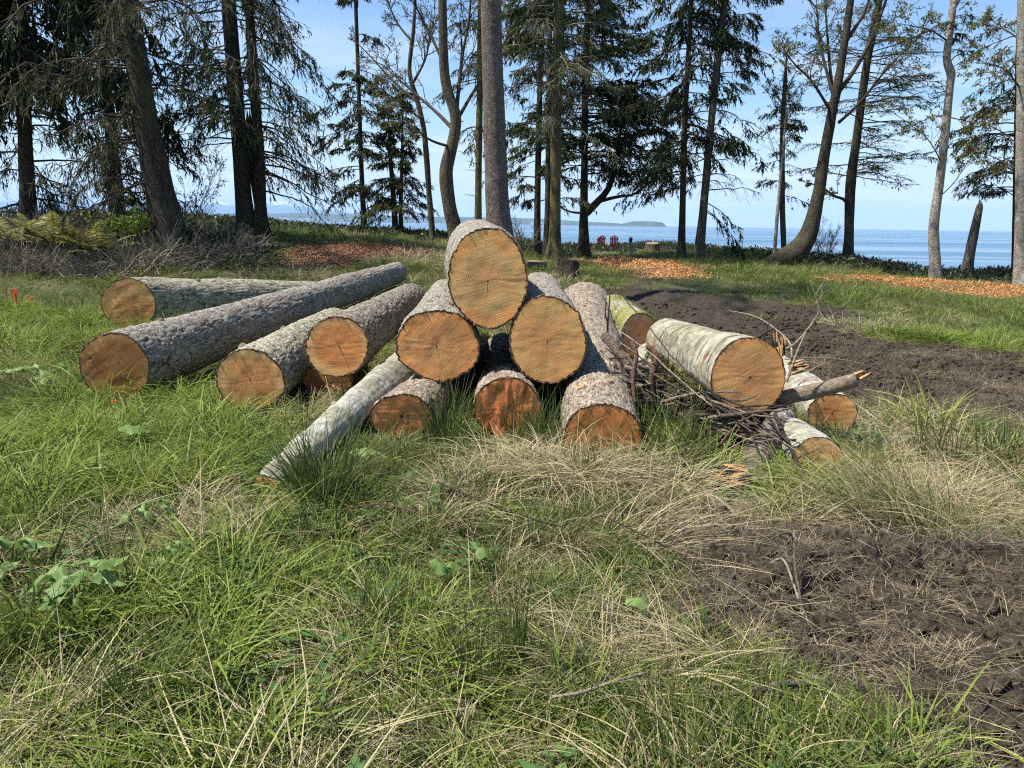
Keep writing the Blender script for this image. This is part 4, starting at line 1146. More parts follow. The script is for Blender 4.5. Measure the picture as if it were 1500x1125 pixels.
MOSS = mat_leaf('log_moss', (0.075, 0.080, 0.022), (0.17, 0.17, 0.04), (0.25, 0.24, 0.07), 0.2)
def moss_on(root, c0, c1, r0, r1, n, a0, a1, l0, l1, down, seed):
    rg = np.random.default_rng(seed); u = rg.uniform(0, 1, n); c = c0 + (c1 - c0) * u[:, None]; r = r0 + (r1 - r0) * u
    ax = unit(c1 - c0); sx = unit(np.cross(ax, np.array([0, 0, 1.0]))); sx = sx if sx[0] > 0 else -sx
    uz = np.cross(sx, ax); uz = uz if uz[2] > 0 else -uz
    th = rg.uniform(a0, a1, n); o = np.cos(th)[:, None] * sx + np.sin(th)[:, None] * uz
    b = c + o * (r * 0.97)[:, None]
    d = unit(o * 0.6 + rg.normal(0, 0.45, (n, 3)) + np.array([0, 0, -down])); sd = unit(np.cross(d, rg.normal(0, 1, (n, 3))))
    g = Geo(); g.blades(b, d, sd, rg.uniform(l0, l1, n), rg.uniform(0.004, 0.011, n), rg.normal(0, 0.3, (n, 3)) + np.array([0, 0, -0.3]), 2, 0, rg.uniform(0, 1, n), shape=[0.8, 1.0, 0.3])
    g.obj('moss', MOSS, root, smooth=False, loc=np.array(root.location))
def W(i, **k):
    for key, dv in (('base', (0.50, 0.26, 0.085)), ('edge', (0.58, 0.34, 0.13)), ('heart', (0.40, 0.18, 0.05))):
        c = k.get(key, dv); k[key] = (min(0.95, c[0] * 1.85), c[1] * 1.33, c[2] * 1.25)
    k['saw'] = k.get('saw', 0.5) * 0.32; k['ringc'] = min(1.0, k.get('ringc', 0.5) * 1.05); k['ring'] = k.get('ring', 0.0125) * 1.05; k['stain'] = min(0.9, k.get('stain', 0.35) * 1.25)
    return wood_mat('sawn_wood_%d' % i, i, **k)
E = lambda px, py, D: P(px, py, D)
# left side
make_log('log', 'short log at the back left with a split across its sawn end', (189, 446), 10.4, 77, 76, E(470, 432, 12.6), 0.22, BK_GREEN, W(1, base=(0.50, 0.27, 0.085), cracks=((0.3, 1.75, 0.3), (0.25, -1.45, 0.3)), ringc=0.3, stain=0.5, pith=(0.10, -0.12), R=0.36), 1, yaw=0.12, plate=(11, 5), depth=0.016, knots=3, cs=0.022, egg=0.025)
make_log('log', 'long grey log running from the front left to the back of the pile', (169, 537), 6.45, 97, 101, E(582, 399, 14.2), 0.185, BK_SPRUCE, W(2, base=(0.34, 0.155, 0.048), heart=(0.50, 0.28, 0.10), edge=(0.52, 0.33, 0.12), ringc=0.45, stain=0.75, pith=(0.03, 0.03), cracks=((0.15, -0.7, 0.2), (0.15, -1.5, 0.18)), ring=0.014), 2, yaw=0.16, roll=0.1, plate=(15, 7), depth=0.015, knots=5, segs=170)
make_log('log', 'log with a plain tan end lying between the long grey log and the pile', (367, 557), 6.05, 101, 93, E(488, 478, 9.2), 0.23, BK_GREEN, W(3, base=(0.47, 0.25, 0.085), heart=(0.46, 0.25, 0.09), edge=(0.60, 0.38, 0.16), ringc=0.22, stain=0.35, cracks=((0.2, 2.2, 0.26),), saw=0.35, saw_ang=1.4), 3, yaw=0.05, depth=0.013, knots=2)
make_log('log', 'half-hidden log end in the shadow under the raised left log', (480, 556), 6.85, 78, 48, E(520, 500, 9.0), 0.14, BK_DARK, W(4, base=(0.30, 0.15, 0.055), ringc=0.3, weather=0.4, cracks=()), 4, depth=0.010, segs=100, cs=0.02)
make_log('log', 'raised log on the left of the pile with a crack below its centre', (494, 509), 6.25, 93, 92, E(602, 438, 9.8), 0.20, BK_DARK, W(5, base=(0.47, 0.215, 0.068), heart=(0.50, 0.24, 0.08), edge=(0.62, 0.39, 0.16), ringc=0.4, stain=0.2, saw=0.9, saw_ang=0.18, cracks=((0.4, -1.15, 0.24), (0.2, 2.0, 0.1)), pith=(0.015, 0.01)), 5, yaw=0.02, depth=0.016, knots=2, segs=160)
# centre
make_log('log', 'left log of the upper pile resting under the topmost log', (641, 506), 5.9, 126, 105, E(654, 436, 10.0), 0.24, BK_SPRUCE, W(6, base=(0.50, 0.29, 0.11), heart=(0.36, 0.20, 0.08), edge=(0.54, 0.27, 0.08), ringc=0.5, stain=0.45, saw=0.55, saw_ang=0.8, cracks=((0.2, 1.4, 0.1), (0.2, -1.3, 0.2)), pith=(-0.01, -0.01), R=0.31), 6, roll=0.2, depth=0.015, knots=2, segs=170)
make_log('log', 'topmost log of the pile with a tall egg-shaped sawn end', (715, 408), 5.75, 117, 148, E(699, 364, 9.0), 0.33, BK_SPRUCE, W(7, base=(0.58, 0.36, 0.145), heart=(0.55, 0.33, 0.125), edge=(0.52, 0.27, 0.075), ringc=0.75, stain=0.15, saw=0.35, saw_ang=0.3, cracks=((0.35, -1.65, 0.16), (0.2, 0.45, 0.2), (0.2, 3.3, 0.12)), pith=(0.0, -0.02), ring=0.0135, R=0.36), 7, depth=0.015, segs=180, egg=0.04)
make_log('log', 'right log of the upper pile with clear growth rings', (803, 499), 5.75, 114, 131, E(792, 428, 9.6), 0.25, BK_SPRUCE, W(8, base=(0.55, 0.33, 0.125), heart=(0.47, 0.25, 0.085), edge=(0.58, 0.33, 0.11), ringc=0.75, stain=0.22, saw=0.4, saw_ang=0.35, cracks=((0.3, -1.6, 0.14), (0.2, 0.6, 0.1)), pith=(-0.005, 0.0), ring=0.0135, R=0.32), 8, depth=0.015, segs=170, egg=0.04)
make_log('log', 'ground log at the front with a low reddish-brown end left of centre', (588, 610), 5.35, 91, 68, E(690, 520, 8.2), 0.20, BK_BROWN, W(9, base=(0.42, 0.20, 0.062), heart=(0.36, 0.16, 0.05), edge=(0.48, 0.25, 0.075), ringc=0.35, stain=0.7, saw=0.6, saw_ang=0.7, cracks=()), 9, yaw=0.1, depth=0.014, knots=2)
make_log('log', 'ground log at bottom centre with a knotty orange-red end', (744, 598), 5.5, 102, 92, E(735, 520, 8.4), 0.23, BK_BROWN, W(10, base=(0.42, 0.18, 0.058), heart=(0.34, 0.13, 0.04), edge=(0.50, 0.24, 0.075), ringc=0.25, stain=0.8, stain_col=(0.22, 0.06, 0.015), saw=0.5, saw_ang=1.2, cracks=((0.5, 0.9, 0.15),)), 10, depth=0.014, egg=0.07, rough=3.0)
make_log('log', 'large brown-barked ground log right of centre reaching far back', (883, 645), 5.0, 120, 110, E(856, 452, 10.6), 0.37, BK_BROWN, W(11, base=(0.36, 0.165, 0.05), heart=(0.30, 0.12, 0.035), edge=(0.46, 0.23, 0.06), ringc=0.3, stain=0.8, saw=0.5, saw_ang=1.0, cracks=((0.2, 0.5, 0.15),), pith=(0.0, 0.0)), 11, depth=0.015, plate=(19, 11), segs=180, knot_list=[(0.075, 2.05, 0.024), (0.10, 1.35, 0.022), (0.2, 1.1, -0.022), (0.3, 1.0, -0.02)])
make_log('log', 'thin white-barked log angled down into the grass at the left front', (390, 712), 4.25, 40, 34, E(640, 508, 7.6), 0.22, BK_WHITE, W(12, base=(0.50, 0.28, 0.10), ringc=0.25, cracks=(), R=0.09), 12, mid=E(520, 598, 5.5), yaw=-0.25, depth=0.008, plate=(14, 20), segs=90, tb=0.007, wavy=0.018, knot_list=[(0.11, 2.6, 0.012), (0.32, 2.0, 0.012)])
# right side
log_m = make_log('log', 'moss-covered log behind the pale alder logs on the right', (936, 492), 8.2, 56, 68, E(898, 455, 10.2), 0.22, BK_MOSS, W(13, base=(0.33, 0.19, 0.08), ringc=0.3, weather=0.5, cracks=()), 13, yaw=0.2, depth=0.012, wavy=0.02, plate=(12, 10), segs=110, cs=0.02)
make_log('log', 'log end glimpsed low behind the dark broken branches', (990, 551), 7.2, 66, 50, E(925, 500, 9.2), 0.17, BK_WHITE, W(14, base=(0.40, 0.20, 0.065), ringc=0.3, cracks=((0.3, 1.0, 0.15),)), 14, yaw=0.1, depth=0.010, segs=100, cs=0.02)
log_l = make_log('log', 'big pale alder log on the right with fine rings and raised end', (1096, 553), 5.3, 108, 118, E(980, 500, 7.1), 0.22, BK_BIRCH, W(15, base=(0.54, 0.31, 0.12), heart=(0.52, 0.29, 0.11), edge=(0.55, 0.29, 0.09), ringc=0.8, stain=0.2, saw=0.55, saw_ang=0.55, cracks=((0.2, 0.8, 0.08), (0.2, -2.2, 0.06)), pith=(0.012, 0.0), ring=0.0105), 15, yaw=0.0, depth=0.006, plate=(9, 12), wavy=0.012, tb=0.010, segs=170)
make_log('log', 'small pale log at the far right with a dark star at its heart', (1219, 606), 5.75, 73, 63, E(1130, 538, 7.4), 0.15, BK_WHITE, W(16, base=(0.50, 0.27, 0.10), heart=(0.28, 0.12, 0.045), edge=(0.56, 0.33, 0.13), ringc=0.35, stain=0.3, cracks=((0.3, -1.2, 0.16), (0.3, 0.9, 0.08)), R=0.18), 16, yaw=-0.05, depth=0.008, plate=(10, 14), wavy=0.012, segs=120, tb=0.009)
make_log('log', 'small pale log at the front right below the raised alder end', (1199, 671), 4.75, 75, 62, E(1085, 588, 6.3), 0.14, BK_WHITE, W(17, base=(0.55, 0.33, 0.13), heart=(0.46, 0.25, 0.09), edge=(0.58, 0.36, 0.15), ringc=0.3, stain=0.15, cracks=((0.2, -2.0, 0.12),), R=0.16), 17, yaw=-0.05, depth=0.007, plate=(10, 14), wavy=0.012, segs=120, tb=0.009)

moss_on(log_m, P(936, 492, 8.3), P(898, 455, 10.2), 0.235, 0.22, 1500, 0.4, 3.4, 0.02, 0.07, 0.3, 1)
moss_on(log_l, P(1080, 546, 5.45), P(980, 500, 7.1), 0.265, 0.22, 1100, 3.3, 5.2, 0.03, 0.11, 0.9, 2)

# ------------------------------------------------------------------ broken branches, sticks, twigs
STICK = bark_mat('brown_stick_bark', (0.075, 0.055, 0.043), (0.20, 0.155, 0.125), (0.17, 0.16, 0.10), 0.3, (20, 20, 20))
STICK_DARK = bark_mat('dark_stick_bark', (0.035, 0.026, 0.022), (0.10, 0.08, 0.066), None, 0, (20, 20, 20))
STICK_RED = bark_mat('reddish_stick_bark', (0.11, 0.055, 0.042), (0.24, 0.135, 0.105), None, 0, (20, 20, 20))
STICK_PALE = bark_mat('pale_dry_stick', (0.27, 0.22, 0.155), (0.46, 0.39, 0.29), None, 0, (20, 20, 20))
STICK_TAN = bark_mat('tan_limb_bark', (0.15, 0.115, 0.08), (0.33, 0.265, 0.195), None, 0, (14, 14, 14))
STICK_GREY = bark_mat('mottled_grey_branch', (0.09, 0.075, 0.06), (0.22, 0.19, 0.155), (0.26, 0.14, 0.11), 0.25, (14, 14, 14), 0.7, (0.42, 0.45, 0.39))
SPLINT = mat_plain('splintered_wood', (0.40, 0.24, 0.11), 0.85, 0.5, 40, 0.5)

def stick(name, label, pts, r0, r1, mat, cat='branch', n=26, sides=9, group='broken branches by the right-hand logs', kids=(), wig=0.4, seed=0, cut=None):
    """one branch: a tapering crooked tube, side shoots are parts"""
    rg = np.random.default_rng(300 + seed)
    pts = np.array(pts, float)
    path = smooth_path(pts, n)
    path += fbm(path * 9 + seed, 2, seed)[:, None] * wig * 0.02 * rg.normal(0, 1, 3)
    rad = np.linspace(r0, r1, n) * (1 + 0.12 * fbm(path * 20, 2, seed + 3))
    root = thing(name, label, cat, path[np.argmin(path[:, 2])], group)
    rl = np.array(root.location)
    g = Geo(); g.tubes(path, rad, sides, cap=True)
    g.obj('stem', mat, root, loc=rl)
    for (i, d, l, r) in kids:
        d = unit(np.array(d, float)); b = path[i]
        t = np.linspace(0, 1, 8)
        kp = b + d * (l * t)[:, None] + fbm(np.stack([t * 4, t * 0 + i, t * 0], 1), 2, seed + i)[:, None] * l * 0.12 * np.array([0.7, 0.4, 0.8])
        kp[0] = b
        gk = Geo(); gk.tubes(kp, r * (1 - 0.75 * t), 6, cap=True); gk.obj('side_shoot', mat, root, loc=rl)
    if cut is not None:       # torn pale fibres at one end
        e = path[-1]; d0 = unit(path[-1] - path[-3])
        for k in range(cut):
            dd = unit(d0 + rg.normal(0, 0.35, 3) + np.array([0, 0, rg.uniform(-0.6, 0.3)])); l = rg.uniform(0.5, 1.3) * r1
            gk = Geo(); off = rg.normal(0, 0.45, 3) * r1
            gk.tubes(np.array([e - d0 * 0.02 + off, e + off + dd * l * 0.6, e + off + dd * l]), np.array([r1 * 0.25, r1 * 0.2, r1 * 0.06]), 4, cap=True)
            gk.obj('splinter', SPLINT, root, smooth=False, loc=rl)
    return root

stick('fallen_branch', 'long dark crooked branch lying along the foot of the alder log', [P(886, 492, 6.6), P(930, 540, 6.2), P(985, 585, 5.7), P(1040, 615, 5.4), P(1110, 625, 5.1)], 0.045, 0.03, STICK, seed=1, kids=[(4, (0.1, -0.2, 1), 0.25, 0.012), (12, (-0.3, -0.3, 0.8), 0.2, 0.012)])
stick('fallen_branch', 'upright forked stub with a torn pale tip on the dark branch', [P(960, 600, 5.75), P(955, 560, 5.75), P(962, 525, 5.75), P(948, 505, 5.8)], 0.030, 0.022, STICK_RED, seed=2, cut=5, kids=[(6, (-0.5, 0, -0.6), 0.18, 0.018)])
stick('fallen_branch', 'vertical brown stick leaning on the large brown ground log', [P(930, 590, 5.5), P(927, 555, 5.55), P(932, 520, 5.6), P(926, 500, 5.65)], 0.015, 0.018, STICK_RED, seed=3)
stick('fallen_branch', 'pair of thin dark twigs standing against the brown ground log', [P(889, 490, 6.7), P(892, 455, 6.75), P(893, 430, 6.8)], 0.010, 0.005, STICK_DARK, seed=4, kids=[(3, (-0.12, 0, 1), 0.33, 0.008)])
stick('broken_limb', 'thick mottled grey limb propping the raised alder end', [P(1150, 612, 5.35), P(1128, 640, 5.1), P(1108, 675, 4.85), P(1096, 712, 4.6)], 0.095, 0.115, STICK_GREY, 'limb', sides=16, seed=5)
stick('broken_limb', 'stout sawn-off limb pointing right from under the alder end', [P(1120, 592, 5.55), P(1160, 580, 5.4), P(1205, 570, 5.3), P(1255, 556, 5.2)], 0.060, 0.050, STICK_TAN, 'limb', sides=14, seed=6, cut=7)
stick('fallen_branch', 'dark stick slanting down in front of the small front right log', [P(1135, 606, 4.9), P(1150, 640, 4.75), P(1170, 680, 4.6), P(1187, 722, 4.45)], 0.016, 0.009, STICK_DARK, seed=7, kids=[(10, (-0.4, -0.1, 0.4), 0.2, 0.007), (15, (0.6, 0, 0.3), 0.18, 0.006)])
stick('fallen_branch', 'curved reddish root-like stick beside the splintered stub', [P(1073, 680, 4.75), P(1082, 695, 4.65), P(1096, 705, 4.55), P(1100, 720, 4.5), P(1120, 735, 4.4)], 0.014, 0.010, STICK_RED, seed=8)
stick('fallen_branch', 'short dark limb lying behind the mottled grey limb', [P(1120, 650, 5.2), P(1145, 672, 5.05), P(1162, 700, 4.9)], 0.045, 0.03, STICK_DARK, sides=10, seed=9)
stick('fallen_branch', 'dark branch crossing under the raised alder end', [P(1000, 590, 5.75), P(1060, 625, 5.5), P(1120, 640, 5.3), P(1165, 642, 5.15)], 0.05, 0.03, STICK_DARK, sides=10, seed=10, kids=[(8, (-0.4, -0.5, -0.4), 0.3, 0.012), (14, (0.2, -0.6, -0.2), 0.3, 0.010), (18, (-0.2, -0.4, 0.5), 0.22, 0.008)])
stick('dry_twig', 'tall pale forked twig rising right of the alder end', [P(1150, 512, 5.5), P(1168, 500, 5.5), P(1192, 470, 5.5), P(1199, 450, 5.5), P(1186, 410, 5.5)], 0.008, 0.0025, STICK_PALE, 'twig', seed=11, kids=[(17, (0.12, 0, 1), 0.24, 0.004), (20, (0.5, 0, 0.9), 0.28, 0.003)])
stick('dry_twig', 'straight pale split stick leaning right of the alder end', [P(1152, 560, 5.25), P(1168, 515, 5.25), P(1182, 482, 5.25)], 0.011, 0.005, STICK_PALE, 'twig', seed=12)
stick('dry_twig', 'arched pale twig curving over from the alder end', [P(1068, 455, 6.3), P(1105, 463, 6.1), P(1140, 485, 5.9), P(1158, 505, 5.7), P(1160, 530, 5.6)], 0.003, 0.008, STICK_PALE, 'twig', seed=13)
stick('dry_twig', 'long thin reddish twig bowed over the mud on the right', [P(1150, 526, 5.7), P(1210, 524, 5.8), P(1260, 532, 5.9), P(1292, 544, 6.0)], 0.005, 0.0025, STICK_PALE, 'twig', seed=14)
stick('dry_twig', 'dark forked twig sticking up behind the alder log', [P(1095, 500, 6.0), P(1120, 488, 6.1), P(1140, 475, 6.2), P(1150, 463, 6.25)], 0.011, 0.004, STICK_DARK, 'twig', seed=15, kids=[(12, (-0.2, 0, 1), 0.08, 0.004)])
stick('dry_twig', 'long thin cane slanting from the brown log across the dark branches', [P(862, 378, 7.6), P(905, 425, 7.0), P(950, 480, 6.3), P(1000, 540, 5.6), P(1050, 600, 4.95)], 0.005, 0.005, STICK_DARK, 'twig', seed=16)
stick('dry_twig', 'thin pale cane lying over the dark branches left of the alder end', [P(905, 483, 6.0), P(950, 515, 5.7), P(1000, 560, 5.35), P(1055, 605, 5.0)], 0.005, 0.003, STICK_PALE, 'twig', seed=17)
stick('fallen_branch', 'small bent twig bundle in front of the alder moss', [P(1040, 660, 4.95), P(1056, 650, 4.9), P(1070, 633, 4.9), P(1092, 612, 4.95)], 0.010, 0.005, STICK_RED, seed=18, kids=[(8, (0.6, 0.1, 0.6), 0.16, 0.005), (14, (0.8, 0.1, -0.1), 0.2, 0.005)])
rg = np.random.default_rng(77)
stick('fallen_branch', 'lowest dark branch resting in the grass before the small hidden log', [P(970, 575, 5.9), P(1010, 612, 5.5), P(1050, 650, 5.1), P(1085, 668, 4.95)], 0.03, 0.018, STICK_DARK, seed=19, kids=[(6, (-0.5, -0.3, 0.3), 0.25, 0.008), (12, (-0.3, -0.4, -0.2), 0.25, 0.008), (16, (0.1, -0.5, 0.4), 0.22, 0.007), (20, (-0.6, -0.2, 0.15), 0.2, 0.006)])
for k, (pl, r_a, r_b, lb) in enumerate([([(915, 520, 6.3), (945, 560, 6.0), (985, 590, 5.75), (1020, 632, 5.4)], 0.035, 0.05, 'gnarled grey-brown root beneath the long dark crooked branch'), ([(1010, 640, 5.3), (1045, 632, 5.2), (1085, 640, 5.05), (1120, 660, 4.95)], 0.05, 0.035, 'chunky dark root lying across the foot of the tangle'), ([(1040, 600, 5.5), (1062, 632, 5.25), (1075, 668, 5.0), (1068, 690, 4.9)], 0.03, 0.04, 'short root hanging down below the mossy side of the alder log')]):
    stick('dug_up_root', lb, [P(*q) for q in pl], r_a, r_b, [STICK, STICK_DARK, STICK][k], 'root', 30, 10, 'broken branches by the right-hand logs', [(8, (-0.5, -0.3, 0.5), 0.16, 0.014), (16, (0.3, -0.5, -0.3), 0.18, 0.014), (22, (0.2, -0.3, 0.7), 0.14, 0.012)], 1.2, 80 + k)
for k in range(90):
    u_ = rg.uniform(); cx = 915 + 230 * u_ + rg.normal(0, 14); cy = 545 + 105 * u_ + rg.normal(0, 16); dd = 6.0 - 1.15 * u_ + rg.normal(0, 0.1)
    a0 = rg.uniform(-0.2, 0.95); ll = rg.uniform(22, 70)
    p0 = P(cx - ll * math.cos(a0), cy - ll * math.sin(a0), dd + 0.15); p2 = P(cx + ll * math.cos(a0), cy + ll * math.sin(a0), dd - 0.15); p1 = P(cx + rg.normal(0, 8), cy + rg.normal(0, 8), dd)
    for p_ in (p0, p1, p2): p_[2] = max(p_[2], float(sheet(p_[0], p_[1])[0]) + 0.01)
    path = smooth_path(np.array([p0, p1, p2]), 10); path += np.cumsum(rg.normal(0, 0.004, (10, 3)), 0); r_ = rg.uniform(0.003, 0.02)
    g = Geo(); g.tubes(path, np.linspace(r_, r_ * 0.35, 10), 5, cap=True)
    tag(g.obj('tangled_twig', [STICK_DARK, STICK, STICK_DARK, STICK_TAN][k % 4], loc=path[0]), 'thin crooked twig in the dark tangle under the raised alder log', 'twig', 'tangled twigs under the alder log')
# splintered stump pieces
def splinter_stub(label, c, axis, r, n, seed, dark=False):
    rg = np.random.default_rng(seed)
    root = thing('splintered_wood', label, 'wood', c, 'broken branches by the right-hand logs'); c = np.array(c, float); axis = unit(np.array(axis, float))
    a = unit(np.cross(axis, np.array([0.2, 0.9, 0.3]))); b = np.cross(axis, a)
    for k in range(n):
        th = rg.uniform(0, 6.28); q = r * math.sqrt(rg.uniform(0, 1))
        o = c + q * (math.cos(th) * a + math.sin(th) * b)
        l = rg.uniform(0.5, 1.25) * r * 2.2; d = unit(axis + rg.normal(0, 0.18, 3)); w = rg.uniform(0.15, 0.36) * r
        g = Geo(); g.tubes(np.array([o - d * l * 0.4, o + d * l * 0.2, o + d * l * 0.55, o + d * l * 0.75]), np.array([w * 0.8, w * 0.7, w * 0.45, w * 0.2]), 4, cap=True)
        g.obj('splinter', SPLINT if rg.uniform() < 0.75 else STICK_DARK, root, smooth=False, loc=c)
    return root
splinter_stub('torn orange end of the mottled grey limb in the grass', P(1074, 702, 4.45), (-1, -0.15, 0.1), 0.085, 30, 1)
splinter_stub('upright torn stub right behind the alder end', P(1142, 510, 5.55), (0.1, 0.1, 1), 0.06, 12, 2)
splinter_stub('torn yellow slivers pointing right behind the alder end', P(1166, 538, 5.45), (1, 0.1, 0.12), 0.05, 12, 3)

# ------------------------------------------------------------------ loose twigs on the grass and mud in front
def ground_twig(name, label, pix, r0, r1, mat, seed, lift=0.03, kids=(), group='twigs lying in the foreground'):
    pts = []
    for a, b, *h in pix:
        q = onground(a, b); q[2] += (h[0] if h else lift); pts.append(q)
    return stick(name, label, pts, r0, r1, mat, 'twig', 22, 6, group, kids, 0.2, seed)
ground_twig('dry_twig', 'long dark cane lying across the straw below the pile', [(640, 745, 0.12), (700, 765, 0.12), (760, 783, 0.11), (830, 800, 0.10)], 0.006, 0.004, STICK_DARK, 31)
ground_twig('dry_twig', 'second dark cane below the pile, running to the mud', [(880, 788, 0.14), (930, 810, 0.13), (985, 835, 0.10), (1040, 860, 0.06)], 0.005, 0.003, STICK_DARK, 32)
ground_twig('dry_twig', 'brown brittle stem lying left of the long dark cane', [(500, 775, 0.10), (560, 775, 0.12), (640, 790, 0.10), (715, 810, 0.08)], 0.004, 0.003, STICK_RED, 33, kids=[(6, (0.4, 0.2, 0.5), 0.12, 0.002), (12, (-0.3, 0.2, 0.4), 0.1, 0.002), (16, (0.5, 0.3, 0.3), 0.12, 0.002)])
ground_twig('dry_twig', 'bent grey twig standing in the mud, left of the pair', [(1180, 935, 0.02), (1160, 900, 0.10), (1150, 880, 0.16), (1119, 905, 0.28)], 0.007, 0.004, STICK, 34)
ground_twig('dry_twig', 'forked grey twig lying in the mud, right of the pair', [(1118, 872, 0.06), (1142, 880, 0.06), (1170, 920, 0.04), (1200, 965, 0.03)], 0.005, 0.005, STICK_PALE, 35, kids=[(14, (-0.6, 0.3, 0.2), 0.15, 0.003)])
ground_twig('dry_twig', 'thick grey-brown stick along the edge of the mud at bottom', [(1020, 1048, 0.05), (1090, 1040, 0.06), (1150, 1030, 0.07), (1200, 1020, 0.06)], 0.009, 0.013, STICK, 36)
ground_twig('dry_twig', 'pale mossy twig in the grass at bottom right of centre', [(808, 1062, 0.10), (850, 1055, 0.10), (900, 1040, 0.09), (945, 1025, 0.08)], 0.005, 0.006, STICK_PALE, 37, kids=[(10, (0.3, 0.4, 0.2), 0.09, 0.002)])
ground_twig('dry_twig', 'forked straw-coloured stem at the lower left', [(97, 1030, 0.10), (94, 985, 0.12), (90, 945, 0.16)], 0.003, 0.002, STICK_PALE, 38, kids=[(10, (1, 0.1, 0.1), 0.36, 0.002), (10, (0.3, -0.4, 0.0), 0.12, 0.002)])
ground_twig('dry_twig', 'thin dark stick poking from the grass by the mud edge', [(1168, 985, 0.0), (1170, 965, 0.06), (1174, 945, 0.12)], 0.006, 0.004, STICK_DARK, 39)
ground_twig('dry_twig', 'slim brown stick lying on the mud at the right', [(1295, 872, 0.05), (1340, 880, 0.05), (1385, 888, 0.05)], 0.005, 0.003, STICK, 40)
ground_twig('dry_twig', 'grey twig fallen in the tangled grass right of the pale leaf', [(865, 900, 0.10), (890, 935, 0.10), (905, 965, 0.07), (930, 1000, 0.06)], 0.005, 0.004, STICK, 41)
ground_twig('dry_twig', 'thin straw stem leaning on the left grass tussock', [(60, 905, 0.1), (100, 880, 0.16), (150, 850, 0.2)], 0.003, 0.002, STICK_PALE, 42)

# ------------------------------------------------------------------ stumps, chairs, torches, stakes
def stump(label, px, py, D, r, h, seed, mat, zoff=0.0):
    rg = np.random.default_rng(seed)
    c = P(px, py, D); c[2] = float(sheet(c[0], c[1])[0])
    root = thing('tree_stump', label, 'stump', c, 'stumps at the back of the clearing')
    ph = np.arange(28) / 28 * 2 * PI
    prof = 1 + 0.08 * np.cos(3 * ph + seed) + 0.05 * np.cos(5 * ph)
    zs = np.array([-0.15, 0.0, 0.08, 0.2, 0.5, 1.0]) * h; fl = np.array([1.6, 1.45, 1.2, 1.08, 1.0, 0.97])
    V = np.stack([np.stack([c[0] + np.cos(ph) * r * f * prof, c[1] + np.sin(ph) * r * f * prof, c[2] + z + 0 * ph + (0.1 * h * np.cos(ph + seed) if z == zs[-1] else 0)], 1) for z, f in zip(zs, fl)])
    g = Geo(); idx = np.arange(6 * 28).reshape(6, 28); nx = np.roll(idx, -1, 1)
    g.add(V.reshape(-1, 3), np.stack([idx[:-1], nx[:-1], nx[1:], idx[1:]], -1).reshape(-1, 4)); g.obj('bark', mat, root, loc=c)
    g = Geo(); top = V[-1] + np.array([0, 0, 0.003]); ctr = top.mean(0); rim = ctr + (top - ctr) * 0.96
    g.add(np.concatenate([[ctr], rim]), None, [[0, 1 + k, 1 + (k + 1) % 28] for k in range(28)])
    uv = np.concatenate([[[0, 0]], (rim - ctr)[:, :2]])
    g.obj('cut_face', W(60 + seed, base=(0.13, 0.11, 0.08), edge=(0.13, 0.115, 0.085), heart=(0.10, 0.08, 0.06), weather=0.9, cracks=()), root, loc=c, uv=uv)
stump('dark stump in the grass left of the wood chips', 832, 392, 17.5, 0.26, 0.45, 3, B_DARK)
stump('low pale-topped stump behind the topmost log', 786, 384, 18.5, 0.25, 0.22, 4, B_SPRUCE)
stump('weathered stump before the water right of the torches', 955, 372, 33.0, 0.30, 0.42, 5, B_MAPLE)

RED = mat_plain('red_painted_wood', (0.36, 0.022, 0.026), 0.5, 0.2, 8, 0.0, 0.4)
def chair(label, px, D, yaw, sc=1.0):
    c = P(px, 372, D); c[2] = float(sheet(c[0], c[1])[0])
    root = thing('garden_chair', label, 'chair', c, 'red chairs facing the sea')
    cy, sy = math.cos(yaw), math.sin(yaw)
    Rz = np.array([[cy, -sy, 0], [sy, cy, 0], [0, 0, 1]])
    def bx(name, p, size, rx=0.0, ry=0.0):
        a = np.array([[1, 0, 0], [0, math.cos(rx), -math.sin(rx)], [0, math.sin(rx), math.cos(rx)]])
        b = np.array([[math.cos(ry), 0, math.sin(ry)], [0, 1, 0], [-math.sin(ry), 0, math.cos(ry)]])
        g = Geo(); g.box(Rz @ (np.array(p) * sc), np.array(size) * sc, Rz @ a @ b); g.obj(name, RED, root, smooth=False)
    for k in range(5):      # back slats fan out, seen from behind
        o = k - 2
        bx('back_slat', (o * 0.105, -0.30 - 0.0, 0.64 - abs(o) * 0.035), (0.088, 0.022, 0.86 - abs(o) * 0.05), 0.38, o * 0.03)
    bx('back_rail', (0, -0.17, 0.38), (0.56, 0.03, 0.08), 0.38); bx('back_rail', (0, -0.335, 0.78), (0.6, 0.03, 0.07), 0.38)
    for k in range(6): bx('seat_slat', (0, -0.1 + k * 0.1, 0.28 + k * 0.022), (0.54, 0.088, 0.02), 0.2)
    for s in (-1, 1):
        bx('armrest', (s * 0.34, 0.1, 0.56), (0.13, 0.72, 0.024)); bx('leg', (s * 0.29, 0.42, 0.27), (0.03, 0.1, 0.56)); bx('leg', (s * 0.29, -0.2, 0.26), (0.03, 0.1, 0.58))
        bx('side_rail', (s * 0.27, 0.05, 0.24), (0.025, 0.95, 0.1), 0.25)
    return root
chair('red slatted garden chair, left of the pair by the water', 878, 40.5, 0.25, 0.72)
chair('red slatted garden chair, right of the pair by the water', 899, 39.5, -0.15, 0.72)
IRON = mat_plain('black_torch_metal', (0.02, 0.02, 0.022), 0.5, 0.2, 20)
